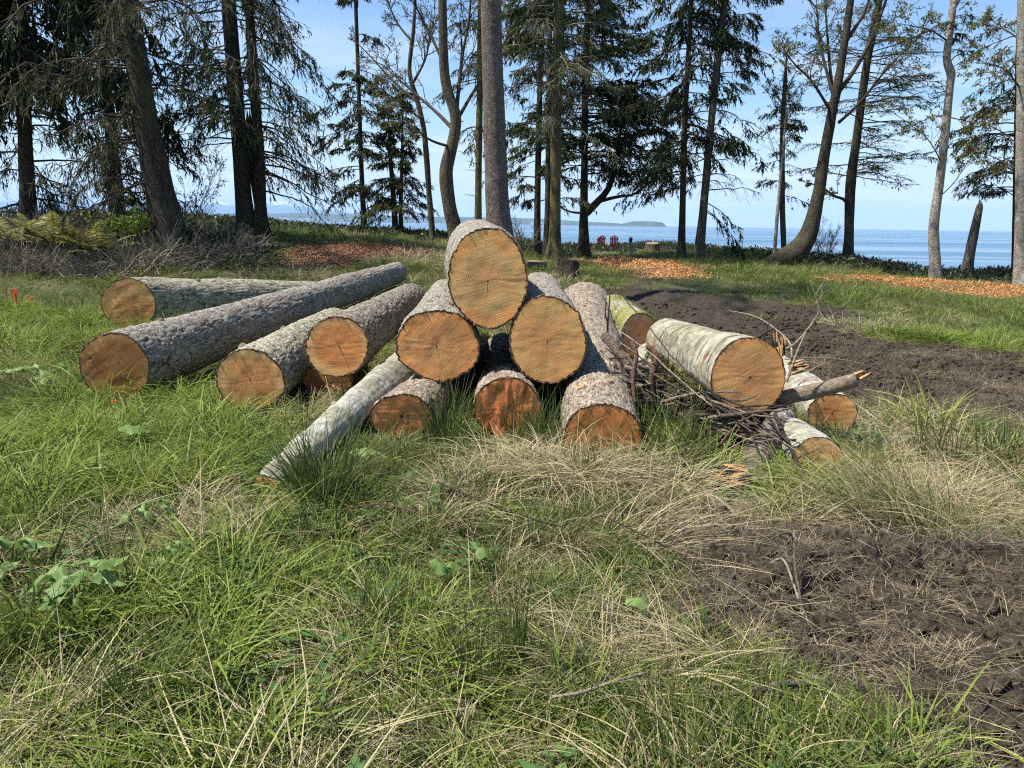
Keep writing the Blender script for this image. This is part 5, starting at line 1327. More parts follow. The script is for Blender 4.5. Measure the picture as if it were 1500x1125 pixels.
for k, (px, top, D, lab) in enumerate([(876, 348, 41.5, 'slim black garden torch behind the left red chair'), (923, 347, 31.5, 'slim black garden torch right of the red chairs')]):
    c = P(px, 370, D); c[2] = float(sheet(c[0], c[1])[0]); zt = P(px, top, D)[2]
    root = thing('garden_torch', lab, 'torch', c, 'garden torches')
    g = Geo(); g.tubes(np.array([c - [0, 0, 0.1], [c[0], c[1], zt - 0.2]]), np.array([0.016, 0.013]), 8, cap=True); g.obj('pole', IRON, root, loc=c)
    g = Geo(); g.tubes(np.array([[c[0], c[1], zt - 0.22], [c[0], c[1], zt - 0.18], [c[0], c[1], zt - 0.05], [c[0], c[1], zt]]), np.array([0.03, 0.07, 0.08, 0.03]), 10, cap=True); g.obj('lamp_head', IRON, root, loc=c)
c = P(925, 380, 29.5); c[2] = float(sheet(c[0], c[1])[0])
g = Geo(); g.box(c + [0.05, 0, 0.26], (0.10, 0.03, 0.75), np.array([[math.cos(0.55), 0, math.sin(0.55)], [0, 1, 0], [-math.sin(0.55), 0, math.cos(0.55)]]))
tag(g.obj('weathered_board', mat_plain('grey_weathered_board', (0.42, 0.39, 0.34), 0.85, 0.3, 30), smooth=False, loc=c), 'pale weathered board leaning beside the right-hand torch', 'board')

ORANGE = mat_plain('orange_plastic', (0.85, 0.10, 0.02), 0.45, 0.1, 30, 0, 0.4)
def stake(label, px, py, h, s, tilt=0.0):
    c = onground(px, py)
    root = thing('survey_stake', label, 'stake', c, 'orange survey stakes')
    t = np.array([math.sin(tilt), 0, math.cos(tilt)])
    g = Geo(); g.tubes(np.array([c - t * 0.05, c + t * h * 0.5, c + t * h * 0.86]), np.array([0.006, 0.016, 0.020]) * s, 4, cap=True); g.obj('shaft', ORANGE, root, smooth=False, loc=c)
    g = Geo()
    top = c + t * h
    w = 0.042 * s
    ring = np.arange(12) / 12 * 2 * PI
    for ro in (1.0,):
        o = np.stack([np.cos(ring) * w, 0 * ring, np.sin(ring) * w * 0.72], 1); i_ = o * 0.42
        V = np.concatenate([top + o + [0, -0.008, 0], top + i_ + [0, -0.008, 0], top + o + [0, 0.008, 0], top + i_ + [0, 0.008, 0]])
        q = []
        for k in range(12):
            n_ = (k + 1) % 12
            q += [[k, n_, 12 + n_, 12 + k], [24 + n_, 24 + k, 36 + k, 36 + n_], [n_, k, 24 + k, 24 + n_], [12 + k, 12 + n_, 36 + n_, 36 + k]]
        g.add(V, q)
    g.obj('head', ORANGE, root, smooth=False, loc=c)
stake('tall orange plastic stake in the grass at the far left', 26, 452, 0.26, 1.2, -0.1)
stake('short orange plastic stake right of the tall one', 45, 446, 0.10, 0.9, 0.05)
stake('distant orange stake at the foot of the dead brush', 65, 394, 0.16, 1.0, 0.0)
stake('orange stake head in the grass at the end of the long grey log', 165, 600, 0.075, 0.8, 0.2)

# ------------------------------------------------------------------ grass and ground cover
G_GREEN = mat_leaf('green_grass', (0.044, 0.078, 0.015), (0.150, 0.195, 0.040), (0.44, 0.39, 0.20), 0.34, 0.3, (0.22, 0.22, 0.075))
G_DARK = mat_leaf('dark_rush_green', (0.036, 0.062, 0.014), (0.085, 0.118, 0.030), (0.30, 0.26, 0.12), 0.3)
G_DRY = mat_leaf('dry_straw', (0.16, 0.125, 0.07), (0.46, 0.385, 0.225), (0.14, 0.15, 0.05), 0.2)
G_LUSH = mat_leaf('lush_grass', (0.085, 0.140, 0.020), (0.23, 0.290, 0.052), (0.42, 0.44, 0.16), 0.38)
G_BROWN = mat_leaf('dead_brush', (0.15, 0.12, 0.085), (0.31, 0.265, 0.195), (0.42, 0.36, 0.27), 0.1)
LEAF_SALAL = mat_leaf('bank_shrub_leaves', (0.022, 0.040, 0.014), (0.052, 0.078, 0.026), (0.11, 0.10, 0.04), 0.2, rough=0.45, spec=0.35)
CLOVER = mat_leaf('small_weed_leaves', (0.05, 0.11, 0.03), (0.10, 0.18, 0.05), (0.15, 0.22, 0.07), 0.3)

def tuft(n, rad, l0, l1, w0, w1, lean0, lean1, bend, segs=4, seed=0, up0=0.0, zr=0.0, comb=None, curl=0.12):
    rg = np.random.default_rng(seed)
    th = rg.uniform(0, 2 * PI, n); q = rad * np.sqrt(rg.uniform(0, 1, n))
    base = np.stack([np.cos(th) * q, np.sin(th) * q, rg.uniform(0, 1, n) * zr - 0.02], 1)
    az = th + rg.normal(0, 0.9, n)
    if comb is not None: az = rg.normal(comb, 0.6, n)
    lean = rg.uniform(lean0, lean1, n)
    d = np.stack([np.cos(az) * np.sin(lean), np.sin(az) * np.sin(lean), np.cos(lean)], 1)
    side = unit(np.stack([-np.sin(az), np.cos(az), 0 * az], 1) + rg.normal(0, 0.45, (n, 3)))
    bd = np.stack([np.cos(az), np.sin(az), -1.0 + 0 * az], 1) * (bend * rg.uniform(0.3, 1.3, n))[:, None] + rg.normal(0, curl, (n, 3))
    g = Geo()
    g.blades(base, d, side, rg.uniform(l0, l1, n), rg.uniform(w0, w1, n), bd, segs, 0, rg.uniform(0, 1, n))
    return g
SRC_COUNT = [0]
def sources(geos, mats):
    col = bpy.data.collections.new('scatter_source_%d' % SRC_COUNT[0]); SRC_COUNT[0] += 1
    for k, (g, m) in enumerate(zip(geos, mats)):
        me = g.mesh('tuft', smooth=False)
        for mm in (m if isinstance(m, (list, tuple)) else [m]): me.materials.append(mm)
        o = bpy.data.objects.new('src_%02d' % k, me); col.objects.link(o)
    return col
def scatter(name, label, cat, col, pts, rot, scl, idx, kind='stuff'):
    me = bpy.data.meshes.new(name); me.vertices.add(len(pts)); me.vertices.foreach_set('co', np.asarray(pts, float).ravel())
    a = me.attributes.new('rot', 'FLOAT_VECTOR', 'POINT'); a.data.foreach_set('vector', np.asarray(rot, np.float32).ravel())
    a = me.attributes.new('scl', 'FLOAT', 'POINT'); a.data.foreach_set('value', np.asarray(scl, np.float32).ravel())
    a = me.attributes.new('idx', 'INT', 'POINT'); a.data.foreach_set('value', np.asarray(idx, np.int32).ravel())
    o = bpy.data.objects.new(name, me); COL.objects.link(o)
    ng = bpy.data.node_groups.new(name + '_nodes', 'GeometryNodeTree')
    ng.interface.new_socket('Geometry', in_out='INPUT', socket_type='NodeSocketGeometry')
    ng.interface.new_socket('Geometry', in_out='OUTPUT', socket_type='NodeSocketGeometry')
    gi = ng.nodes.new('NodeGroupInput'); go = ng.nodes.new('NodeGroupOutput')
    iop = ng.nodes.new('GeometryNodeInstanceOnPoints'); ci = ng.nodes.new('GeometryNodeCollectionInfo')
    ci.inputs['Collection'].default_value = col; ci.inputs['Separate Children'].default_value = True; ci.inputs['Reset Children'].default_value = True
    def na(nm, ty):
        n_ = ng.nodes.new('GeometryNodeInputNamedAttribute'); n_.data_type = ty; n_.inputs['Name'].default_value = nm; return n_.outputs['Attribute']
    iop.inputs['Pick Instance'].default_value = True
    e2r = ng.nodes.new('FunctionNodeEulerToRotation')
    ng.links.new(na('rot', 'FLOAT_VECTOR'), e2r.inputs[0]); ng.links.new(e2r.outputs[0], iop.inputs['Rotation'])
    ng.links.new(na('scl', 'FLOAT'), iop.inputs['Scale']); ng.links.new(na('idx', 'INT'), iop.inputs['Instance Index'])
    ng.links.new(gi.outputs[0], iop.inputs['Points']); ng.links.new(ci.outputs[0], iop.inputs['Instance']); ng.links.new(iop.outputs[0], go.inputs[0])
    md = o.modifiers.new('scatter', 'NODES'); md.node_group = ng
    return tag(o, label, cat, None, kind)

rg = np.random.default_rng(4242)
def field(n, D0, D1, power=1.0, wide=0.74, margin=1.4):
    d = D0 + (D1 - D0) * rg.uniform(0, 1, n) ** power
    x = rg.uniform(-1, 1, n) * (wide * d + margin)
    return x, d
def log_clear(x, y, fac=0.8):
    ok = np.ones(len(x), bool)
    for fc, end, r, re, ctr, rr in LOGS:
        c = np.array(ctr); low = (c[:, 2] - rr) < 0.22
        for k in np.where(low)[0]:
            ok &= np.hypot(x - c[k, 0], y - c[k, 1]) > rr[k] * fac
    return ok
def gauss_px(x, y, lst):
    out = np.zeros(len(x))
    for px, py, s, a in lst:
        c = ground_hit(px, py); out += a * np.exp(-((x - c[0]) ** 2 + (y - c[1]) ** 2) / (2 * s * s))
    return out
DRY_SPOTS = [(860, 700, 0.30, 0.55), (760, 700, 0.25, 0.25), (980, 720, 0.25, 0.3), (1130, 770, 0.35, 0.7), (1420, 730, 0.6, 0.8), (560, 1000, 0.2, 0.25), (40, 1060, 0.25, 0.5), (900, 1000, 0.2, 0.2), (230, 780, 0.25, 0.6), (480, 610, 0.3, 0.7), (1320, 640, 0.5, 0.7), (420, 640, 0.3, 0.3), (720, 1110, 0.2, 0.2), (1250, 470, 1.0, 0.7), (1330, 475, 1.2, 0.6), (1150, 455, 0.8, 0.5), (1420, 450, 1.5, 0.3), (260, 390, 1.5, 0.8), (560, 390, 1.2, 0.5), (440, 400, 1.0, 0.4), (1000, 640, 0.3, 0.7), (300, 980, 0.3, 0.3)]
GREEN_SPOTS = [(120, 640, 0.8, 0.9), (40, 700, 0.7, 0.6), (300, 630, 0.5, 0.5), (120, 470, 1.8, 0.7), (250, 420, 1.5, 0.4), (960, 400, 2.0, 0.3), (1400, 500, 2.5, 0.8), (800, 390, 1.5, 0.8), (1300, 430, 2, 0.5), (430, 880, 0.3, 0.3), (180, 1000, 0.4, 0.4), (1180, 690, 0.3, 0.5), (650, 400, 1.0, 0.5)]
def dryness(x, y):
    return np.clip(0.20 + 0.40 * n2(x, y, 1.1, 3, 61) + 0.75 * n2(x, y, 4.0, 2, 63) + gauss_px(x, y, DRY_SPOTS) - gauss_px(x, y, GREEN_SPOTS), 0, 1)

SRC = sources(
    [tuft(150, 0.17, 0.05, 0.18, 0.003, 0.009, 0.1, 0.9, 0.35, 3, s) for s in (1, 2, 3)] +                    # 0-2 short green
    [tuft(120, 0.15, 0.10, 0.32, 0.005, 0.012, 0.1, 0.8, 0.55, 4, s) for s in (4, 5)] +                       # 3-4 lush green
    [tuft(120, 0.20, 0.08, 0.32, 0.002, 0.005, 0.9, 1.5, 0.25, 4, s, zr=0.07) for s in (6, 7)] +             # 5-6 flattened dry thatch
    [tuft(110, 0.16, 0.10, 0.38, 0.002, 0.006, 0.3, 1.1, 0.75, 5, s, zr=0.02) for s in (8, 9)] +              # 7-8 arching dry
    [tuft(60, 0.10, 0.14, 0.34, 0.0022, 0.004, 0.05, 0.5, 0.18, 4, s) for s in (10, 11)] +                     # 9-10 thin rush
    [tuft(190, 0.45, 0.08, 0.22, 0.006, 0.011, 0.1, 0.9, 0.35, 3, s) for s in (12, 13)] +                      # 11-12 far green
    [tuft(190, 0.45, 0.10, 0.30, 0.005, 0.009, 0.3, 1.3, 0.4, 3, s) for s in (14, 15)],                         # 13-14 far dry
    [G_GREEN] * 3 + [G_LUSH] * 2 + [G_DRY] * 4 + [G_DARK] * 2 + [G_GREEN] * 2 + [G_DRY] * 2)

def lay_grass(x, y, far=False, seed=0, scale=1.0):
    mud, chip = masks(x, y)
    dn = 1 - np.clip(mud * np.where(y < 6.5, 0.90, 0.985), 0, 1)
    onmud = mud > 0.5
    clear = ground_hit(1085, 722); ok_ = np.hypot(x - clear[0], y - clear[1]) > 0.27
    dn = dn * ok_
    keep = (rg.uniform(size=len(x)) < dn) & (rg.uniform(size=len(x)) > chip * 0.97) & log_clear(x, y)
    e = np.interp(x, EDGE_X, EDGE_Y)
    keep &= y < e + 1.0
    x, y = x[keep], y[keep]; onmud = onmud[keep]
    dry = dryness(x, y); u = rg.uniform(size=len(x)); v = rg.uniform(size=len(x))
    if far:
        idx = np.where(u < dry * 0.55, 13 + (v > 0.5), 11 + (v > 0.5))
    else:
        lush = gauss_px(x, y, GREEN_SPOTS) + 0.35 * n2(x, y, 1.7, 2, 88)
        idx = np.where(u < dry * 0.72, np.where(v < 0.55, 5 + (rg.uniform(size=len(x)) > 0.5), 7 + (rg.uniform(size=len(x)) > 0.5)),
                       np.where(v < np.clip(lush, 0.03, 0.5), 3 + (rg.uniform(size=len(x)) > 0.5), np.where(v > 0.90, 9 + (rg.uniform(size=len(x)) > 0.5), rg.integers(0, 3, len(x)))))
    idx = np.where(onmud & (not far), 5 + (v > 0.5), idx)
    z = sheet(x, y)
    rot = np.stack([rg.normal(0, 0.12, len(x)), rg.normal(0, 0.12, len(x)), rg.uniform(0, 6.28, len(x))], 1)
    scl = rg.uniform(0.65, 1.3, len(x)) * np.where(onmud, 0.6, 1.0) * scale * (0.82 + 0.35 * n2(x, y, 0.9, 2, 90) + 0.55 * n2(x, y, 3.6, 2, 91))
    return np.stack([x, y, z], 1), rot, scl, idx
parts = [lay_grass(*field(3000, 1.2, 5.2, 0.8)), lay_grass(*field(4300, 5.0, 11.5, 0.85), scale=1.15), lay_grass(*field(4600, 11, 33, 0.8), far=True, scale=1.1)]
PT, RT, SC, IX = [np.concatenate([p[k] for p in parts]) for k in range(4)]
dry_sel = np.isin(IX, [5, 6, 7, 8, 13, 14])
scatter('meadow_grass', 'green grass covering the clearing', 'grass', SRC, PT[~dry_sel], RT[~dry_sel], SC[~dry_sel], IX[~dry_sel])
scatter('dry_grass', 'flattened straw-coloured dead grass between the green', 'dead grass', SRC, PT[dry_sel], RT[dry_sel], SC[dry_sel], IX[dry_sel])

# small weeds
def weed(seed):
    rg = np.random.default_rng(seed); g = Geo(); n = 14
    th = rg.uniform(0, 6.28, n); q = rg.uniform(0.01, 0.07, n); b = np.stack([np.cos(th) * q, np.sin(th) * q, rg.uniform(0.02, 0.07, n)], 1)
    d = unit(np.stack([np.cos(th), np.sin(th), rg.uniform(-0.2, 0.4, n)], 1)); s = np.stack([-np.sin(th), np.cos(th), rg.normal(0, 0.2, n)], 1)
    g.blades(b, d, s, rg.uniform(0.02, 0.045, n), rg.uniform(0.016, 0.03, n), None, 3, 0, rg.uniform(0, 1, n), shape=[0.3, 1.0, 0.9, 0.15]); return g
x, y = field(900, 1.3, 6.0, 0.9); mud, chip = masks(x, y)
k = (mud < 0.3) & log_clear(x, y, 1.0) & (n2(x, y, 1.3, 2, 93) > -0.05) ; x, y = x[k], y[k]
scatter('ground_weeds', 'small leafy weeds low in the grass', 'weeds', sources([weed(1), weed(2)], [CLOVER] * 2), np.stack([x, y, sheet(x, y)], 1), np.stack([0 * x, 0 * x, rg.uniform(0, 6.28, len(x))], 1), rg.uniform(0.7, 1.5, len(x)), rg.integers(0, 2, len(x)))

# churned mud: clods and straw litter
M = NM('mud_clod'); pos = M.n('NewGeometry').outputs['Position']
mc = M.mix(M.rng(M.noise(pos, 30, 4, 0.65), 0.35, 0.65), (0.020, 0.0150, 0.0100), (0.068, 0.051, 0.034))
MUDCLOD = M.finish(M.principled(M.mix(M.rng(M.noise(pos, 130, 3, 0.7), 0.58, 0.72, 0, 0.7), mc, (0.20, 0.16, 0.10)), 0.95, M.bump(M.noise(pos, 70, 3, 0.7), 0.8, 0.01)))
def clod(seed):
    n_th, n_ph = 9, 6
    th = np.arange(n_th) / n_th * 2 * PI; ph = np.linspace(0.0, PI, n_ph)
    v = np.array([[math.sin(b) * math.cos(a), math.sin(b) * math.sin(a), 0.7 * math.cos(b)] for b in ph for a in th])
    v = v * (0.030 * (1 + 0.75 * fbm(v * 1.7 + seed * 7, 3, seed)))[:, None]
    idx = np.arange(n_th * n_ph).reshape(n_ph, n_th); nx = np.roll(idx, -1, 1)
    g = Geo(); g.add(v, np.stack([idx[:-1], idx[1:], nx[1:], nx[:-1]], -1).reshape(-1, 4)); return g
x, y = field(40000, 1.2, 12.0, 0.8); x2, y2 = field(30000, 6.0, 14.0, 1.0); x = np.concatenate([x, x2]); y = np.concatenate([y, y2]); mud, chip = masks(x, y)
k = (rg.uniform(size=len(x)) < mud * np.clip(0.45 + 1.2 * n2(x, y, 2.0, 3, 95), 0, 1)) & log_clear(x, y, 0.9); x, y = x[k], y[k]
rotr = rg.uniform(0, 6.28, (len(x), 3)); rotr[:, :2] *= 0.15
scatter('mud_clods', 'crumbs and clods of churned dark earth', 'earth', sources([clod(s) for s in range(1, 6)], [MUDCLOD] * 5), np.stack([x, y, sheet(x, y) + 0.004], 1), rotr, rg.uniform(0.25, 1.0, len(x)) ** 2.2 * np.where(y > 6, 1.7, 2.0), rg.integers(0, 5, len(x)))
def litter(seed, n=30):
    rg = np.random.default_rng(seed); g = Geo()
    b = np.stack([rg.normal(0, 0.08, n), rg.normal(0, 0.08, n), rg.uniform(0.0, 0.03, n)], 1); az = rg.uniform(0, 6.28, n)
    d = unit(np.stack([np.cos(az), np.sin(az), rg.normal(0.05, 0.22, n)], 1)); s = np.stack([-np.sin(az), np.cos(az), 0 * az], 1)
    g.blades(b, d, s, rg.uniform(0.025, 0.12, n), rg.uniform(0.0014, 0.0032, n), rg.normal(0, 0.25, (n, 3)), 3, 0, rg.uniform(0, 1, n)); return g
LITTER = mat_leaf('mud_stained_straw', (0.055, 0.043, 0.030), (0.19, 0.150, 0.10), (0.42, 0.35, 0.22), 0.1)
x, y = field(60000, 1.2, 11.0, 0.7); mud, chip = masks(x, y)
k = (rg.uniform(size=len(x)) < mud * np.clip(0.55 + 1.3 * n2(x, y, 1.6, 3, 97), 0.08, 1) * sstep(12, 5, y)) & log_clear(x, y, 0.9); x, y = x[k], y[k]
scatter('straw_litter', 'muddy straw and root fibres strewn over the churned earth', 'straw', sources([litter(s) for s in (1, 2, 3)], [LITTER] * 3), np.stack([x, y, sheet(x, y) + 0.01], 1), np.stack([rg.normal(0, 0.4, len(x)), rg.normal(0, 0.4, len(x)), rg.uniform(0, 6.28, len(x))], 1), rg.uniform(0.4, 1.25, len(x)), rg.integers(0, 3, len(x)))

# wood chips
def chips(seed, n=26):
    rg = np.random.default_rng(seed); g = Geo()
    b = np.stack([rg.normal(0, 0.11, n), rg.normal(0, 0.11, n), rg.uniform(0, 0.03, n)], 1)
    d = unit(np.stack([rg.normal(0, 1, n), rg.normal(0, 1, n), rg.normal(0, 0.35, n)], 1)); s = unit(np.cross(d, rg.normal(0, 0.4, (n, 3)) + np.array([0, 0, 1.0])))
    g.blades(b, d, s, rg.uniform(0.02, 0.07, n), rg.uniform(0.012, 0.03, n), None, 1, 0, rg.uniform(0, 1, n), shape=[1, 0.7]); return g
CHIP = mat_leaf('orange_wood_chips', (0.26, 0.125, 0.045), (0.52, 0.27, 0.095), (0.62, 0.40, 0.19), 0.0)
MULCH = mat_leaf('brown_bark_mulch', (0.11, 0.055, 0.03), (0.24, 0.13, 0.07), (0.38, 0.23, 0.12), 0.0)
for pls, nm, lab, mt in ((((CHIP_L, 5200),), 'bark_mulch', 'patch of brown bark mulch at the back left of the clearing', MULCH), (((CHIP_M, 4200), (CHIP_R, 4200)), 'wood_chips', 'spread heaps of orange wood chips at the back of the clearing', CHIP)):
    x = []; y = []
    for pl, n in pls:
        lo = pl.min(0) - 1.2; hi = pl.max(0) + 1.2
        x.append(rg.uniform(lo[0], hi[0], n)); y.append(rg.uniform(lo[1], hi[1], n))
    x = np.concatenate(x); y = np.concatenate(y); mud, chip = masks(x, y); k = rg.uniform(size=len(x)) < chip ** 0.7; x, y = x[k], y[k]
    scatter(nm, lab, 'wood chips', sources([chips(s) for s in (1, 2, 3)], [mt] * 3), np.stack([x, y, sheet(x, y) + 0.005], 1), np.stack([0 * x, 0 * x, rg.uniform(0, 6.28, len(x))], 1), rg.uniform(0.45, 1.0, len(x)), rg.integers(0, 3, len(x)))

# dead grey brush at the back left, and low leafy shrubs on the edge of the bank
def brush(seed, n=46):
    rg = np.random.default_rng(seed); g = Geo(); t = np.linspace(0, 1, 6)
    b = np.stack([rg.normal(0, 0.16, n), rg.normal(0, 0.16, n), 0 * rg.uniform(size=n) - 0.03], 1); az = rg.uniform(0, 6.28, n); ln = rg.uniform(0.2, 1.1, n); L = rg.uniform(0.25, 0.85, n)
    d = np.stack([np.cos(az) * np.sin(ln), np.sin(az) * np.sin(ln), np.cos(ln)], 1)
    pts = b[:, None] + d[:, None] * (L[:, None] * t)[..., None]; pts[..., 2] -= (0.35 * L * rg.uniform(0.2, 1.3, n))[:, None] * t ** 2
    pts += np.cumsum(rg.normal(0, 0.018, (n, 6, 3)), 1)
    g.tubes(pts, np.repeat((0.0065 * (1 - 0.6 * t))[None], n, 0), 3, attr=rg.uniform(0, 1, n)); return g
BR_POLY = poly_ground([(-150, 398), (60, 400), (180, 402), (300, 396), (350, 386), (352, 368), (300, 352), (250, 345), (100, 342), (-150, 342)])
def in_box(pl, n, m=0.5):
    lo = pl.min(0) - m; hi = pl.max(0) + m
    return rg.uniform(lo[0], hi[0], n), rg.uniform(lo[1], hi[1], n)
x, y = in_box(BR_POLY, 1900); k = (poly_sd(BR_POLY, x, y) + 0.5 * n2(x, y, 1, 2, 101)) > 0; x, y = x[k], y[k]
scatter('dead_brush', 'tangled grey-brown dead brush along the left edge of the clearing', 'brush', sources([brush(s) for s in (1, 2, 3, 4)], [G_BROWN] * 4), np.stack([x, y, sheet(x, y)], 1), np.stack([0 * x, 0 * x, rg.uniform(0, 6.28, len(x))], 1), rg.uniform(0.6, 1.25, len(x)), rg.integers(0, 4, len(x)))
def salal(seed, n=110):
    rg = np.random.default_rng(seed); g = Geo()
    p = rg.normal(0, 1, (n, 3)); p = unit(p) * rg.uniform(0.5, 1, (n, 1)) ** 0.5; p[:, 2] = np.abs(p[:, 2])
    b = p * np.array([0.34, 0.34, 0.36]); d = unit(p * 0.6 + rg.normal(0, 0.6, (n, 3))); s = unit(np.cross(d, rg.normal(0, 0.6, (n, 3)) + np.array([0, 0, 1.0])))
    g.blades(b, d, s, rg.uniform(0.05, 0.10, n), rg.uniform(0.03, 0.06, n), None, 2, 0, rg.uniform(0, 1, n), shape=[0.4, 1.0, 0.15])
    m = 18; az = rg.uniform(0, 6.28, m); t = np.linspace(0, 1, 4)
    dd = unit(np.stack([np.cos(az) * 0.6, np.sin(az) * 0.6, 0.8 + 0 * az], 1)); pts = dd[:, None] * (rg.uniform(0.2, 0.5, m)[:, None] * t)[..., None]
    g.tubes(pts, np.full((m, 4), 0.004), 3, 1, attr=0.3); return g
n = 3600
x = rg.uniform(-17, 19, n); e = np.interp(x, EDGE_X, EDGE_Y); y = e - 3.5 + rg.normal(0, 2.4, n)
t_ = x / np.maximum(y, 1)
k = (y < e + 2.5) & (y > np.where(t_ < -0.06, 20.5, np.where(t_ > 0.25, 20.5, 24.5))) & (rg.uniform(size=n) < np.clip(0.75 + 1.0 * n2(x, y, 0.5, 2, 104), 0.1, 1))
mud, chip = masks(x, y); k &= (chip < 0.2) & (mud < 0.5)
k &= ~((np.abs(x - 4.6) < 1.7) & (y > 24.5) & (y < 41.5) & (rg.uniform(size=n) < 0.8))
x, y = x[k], y[k]
x2, y2 = in_box(BR_POLY, 420); kk = (poly_sd(BR_POLY, x2, y2) > -0.5) & (y2 > 14.5); x = np.concatenate([x, x2[kk]]); y = np.concatenate([y, y2[kk]])
scatter('bank_shrubs', 'low dark green leafy shrubs along the top of the bank', 'shrubs', sources([salal(s) for s in (1, 2, 3)], [[LEAF_SALAL, TWIG_DARK]] * 3), np.stack([x, y, sheet(x, y) - 0.05], 1), np.stack([0 * x, 0 * x, rg.uniform(0, 6.28, len(x))], 1), rg.uniform(0.5, 1.25, len(x)), rg.integers(0, 3, len(x)))

# rush and straw tussocks that stand out one by one
def tussock(name, label, px, py, n, rad, l0, l1, w, lean, bend, mat, seed, comb=None, zr=0.0, cat='grass tussock', group='tussocks around the pile', D=None):
    c = onground(px, py) if D is None else P(px, py, D)
    c[2] = float(sheet(c[0], c[1])[0])
    g = tuft(n, rad, l0, l1, w * 0.7, w * 1.2, 0.02, lean, bend, 7, 700 + seed, 0, zr, comb)
    o = g.obj(name, mat, smooth=False); o.location = tuple(c)
    return tag(o, label, cat, group)
tussock('rush_tussock', 'tall dark green rush tussock before the thin white log', 470, 735, 420, 0.15, 0.25, 0.62, 0.0075, 0.65, 0.22, G_DARK, 1)
tussock('grass_tussock', 'broad-bladed green grass at the foot of the tall rush tussock', 485, 740, 130, 0.20, 0.16, 0.36, 0.010, 1.0, 0.7, G_LUSH, 2)
tussock('rush_tussock', 'dark rush tussock between the two low front log ends', 655, 650, 260, 0.14, 0.25, 0.55, 0.0055, 0.45, 0.15, G_DARK, 3)
tussock('rush_tussock', 'thin rush tussock covering the foot of the knotty orange end', 775, 655, 150, 0.14, 0.25, 0.50, 0.0042, 0.5, 0.15, G_DARK, 4)
tussock('straw_tussock', 'big pale straw tussock in front of the brown ground log', 845, 715, 330, 0.26, 0.25, 0.55, 0.0045, 1.0, 0.95, G_DRY, 5, zr=0.08)
tussock('straw_tussock', 'straw tussock in the middle front of the pile', 735, 705, 240, 0.24, 0.2, 0.48, 0.0042, 1.1, 0.95, G_DRY, 6, zr=0.06)
tussock('rush_tussock', 'green rushes right of the brown ground log', 968, 665, 340, 0.24, 0.3, 0.62, 0.0055, 0.6, 0.25, G_DARK, 7)
tussock('straw_tussock', 'straw tussock under the dark broken branches', 985, 725, 240, 0.26, 0.25, 0.5, 0.0045, 1.1, 0.9, G_DRY, 8, zr=0.05)
tussock('straw_tussock', 'pale straw sweeping down to the left edge of the mud', 930, 800, 200, 0.20, 0.3, 0.65, 0.0045, 1.1, 0.5, G_DRY, 9, comb=-0.4)
tussock('rush_tussock', 'tall leaning rushes right of the small front right log', 1300, 765, 170, 0.26, 0.35, 0.72, 0.0042, 0.9, 0.3, G_GREEN, 10, comb=2.9)
tussock('straw_tussock', 'dry stems mixed into the leaning rushes at the right', 1320, 780, 200, 0.34, 0.35, 0.7, 0.0040, 1.1, 0.4, G_DRY, 11, comb=2.8)
tussock('rush_tussock', 'sparse upright rushes beside the muddy track at the right', 1375, 680, 90, 0.16, 0.3, 0.6, 0.0055, 0.4, 0.1, G_DARK, 12)
tussock('rush_tussock', 'rushes at the right edge of the photo by the mud track', 1480, 690, 90, 0.2, 0.25, 0.5, 0.0055, 0.5, 0.1, G_DARK, 13)
tussock('rush_tussock', 'dark rush tussock in the lower middle left of the tangled straw', 545, 935, 150, 0.08, 0.2, 0.38, 0.0035, 0.45, 0.12, G_DARK, 14)
tussock('straw_tussock', 'bent-over straw mound at the lower middle left', 520, 985, 150, 0.12, 0.2, 0.36, 0.0036, 1.35, 0.85, G_DRY, 15, zr=0.06)
tussock('rush_tussock', 'upright rushes at the lower centre', 700, 1000, 130, 0.10, 0.2, 0.42, 0.0032, 0.35, 0.08, G_DARK, 16)
tussock('rush_tussock', 'thin rushes at the lower centre right of the upright ones', 755, 975, 70, 0.04, 0.25, 0.45, 0.0035, 0.2, 0.05, G_DARK, 17)
tussock('straw_tussock', 'tangled straw tussock left of the mud at the lower right', 1010, 975, 170, 0.15, 0.18, 0.38, 0.0036, 1.4, 0.6, G_DRY, 18, zr=0.08, comb=2.6)
tussock('rush_tussock', 'bright rushes at the bottom edge left of the mud', 985, 1090, 160, 0.14, 0.18, 0.34, 0.0032, 0.5, 0.12, G_GREEN, 19)
tussock('rush_tussock', 'grass clump at the bottom edge under the mud stick', 1130, 1085, 150, 0.14, 0.15, 0.32, 0.0034, 0.6, 0.15, G_GREEN, 20)
tussock('grass_tussock', 'lush bright grass clump left of the long grey log', 90, 650, 260, 0.35, 0.2, 0.42, 0.009, 0.9, 0.7, G_LUSH, 21)
tussock('grass_tussock', 'lush grass clump below the end of the long grey log', 210, 660, 200, 0.3, 0.16, 0.36, 0.008, 0.9, 0.6, G_LUSH, 22)
tussock('grass_tussock', 'broad grass blades under the belly of the long grey log', 275, 590, 110, 0.2, 0.2, 0.42, 0.010, 1.1, 0.8, G_LUSH, 23)
tussock('grass_tussock', 'yellow-green grass clump between the tan end and the thin log', 320, 655, 150, 0.2, 0.15, 0.3, 0.007, 0.8, 0.5, G_LUSH, 24)
tussock('grass_tussock', 'wide-bladed grass clump in the centre foreground', 455, 880, 110, 0.12, 0.16, 0.30, 0.008, 0.9, 0.5, G_LUSH, 25)
tussock('grass_tussock', 'bright grass clump left of the straw mound at bottom', 200, 1010, 150, 0.14, 0.15, 0.3, 0.006, 0.6, 0.3, G_GREEN, 26)
tussock('straw_tussock', 'straw heap in the bottom left corner', 40, 1075, 130, 0.2, 0.16, 0.32, 0.0035, 1.45, 0.5, G_DRY, 27, zr=0.06)
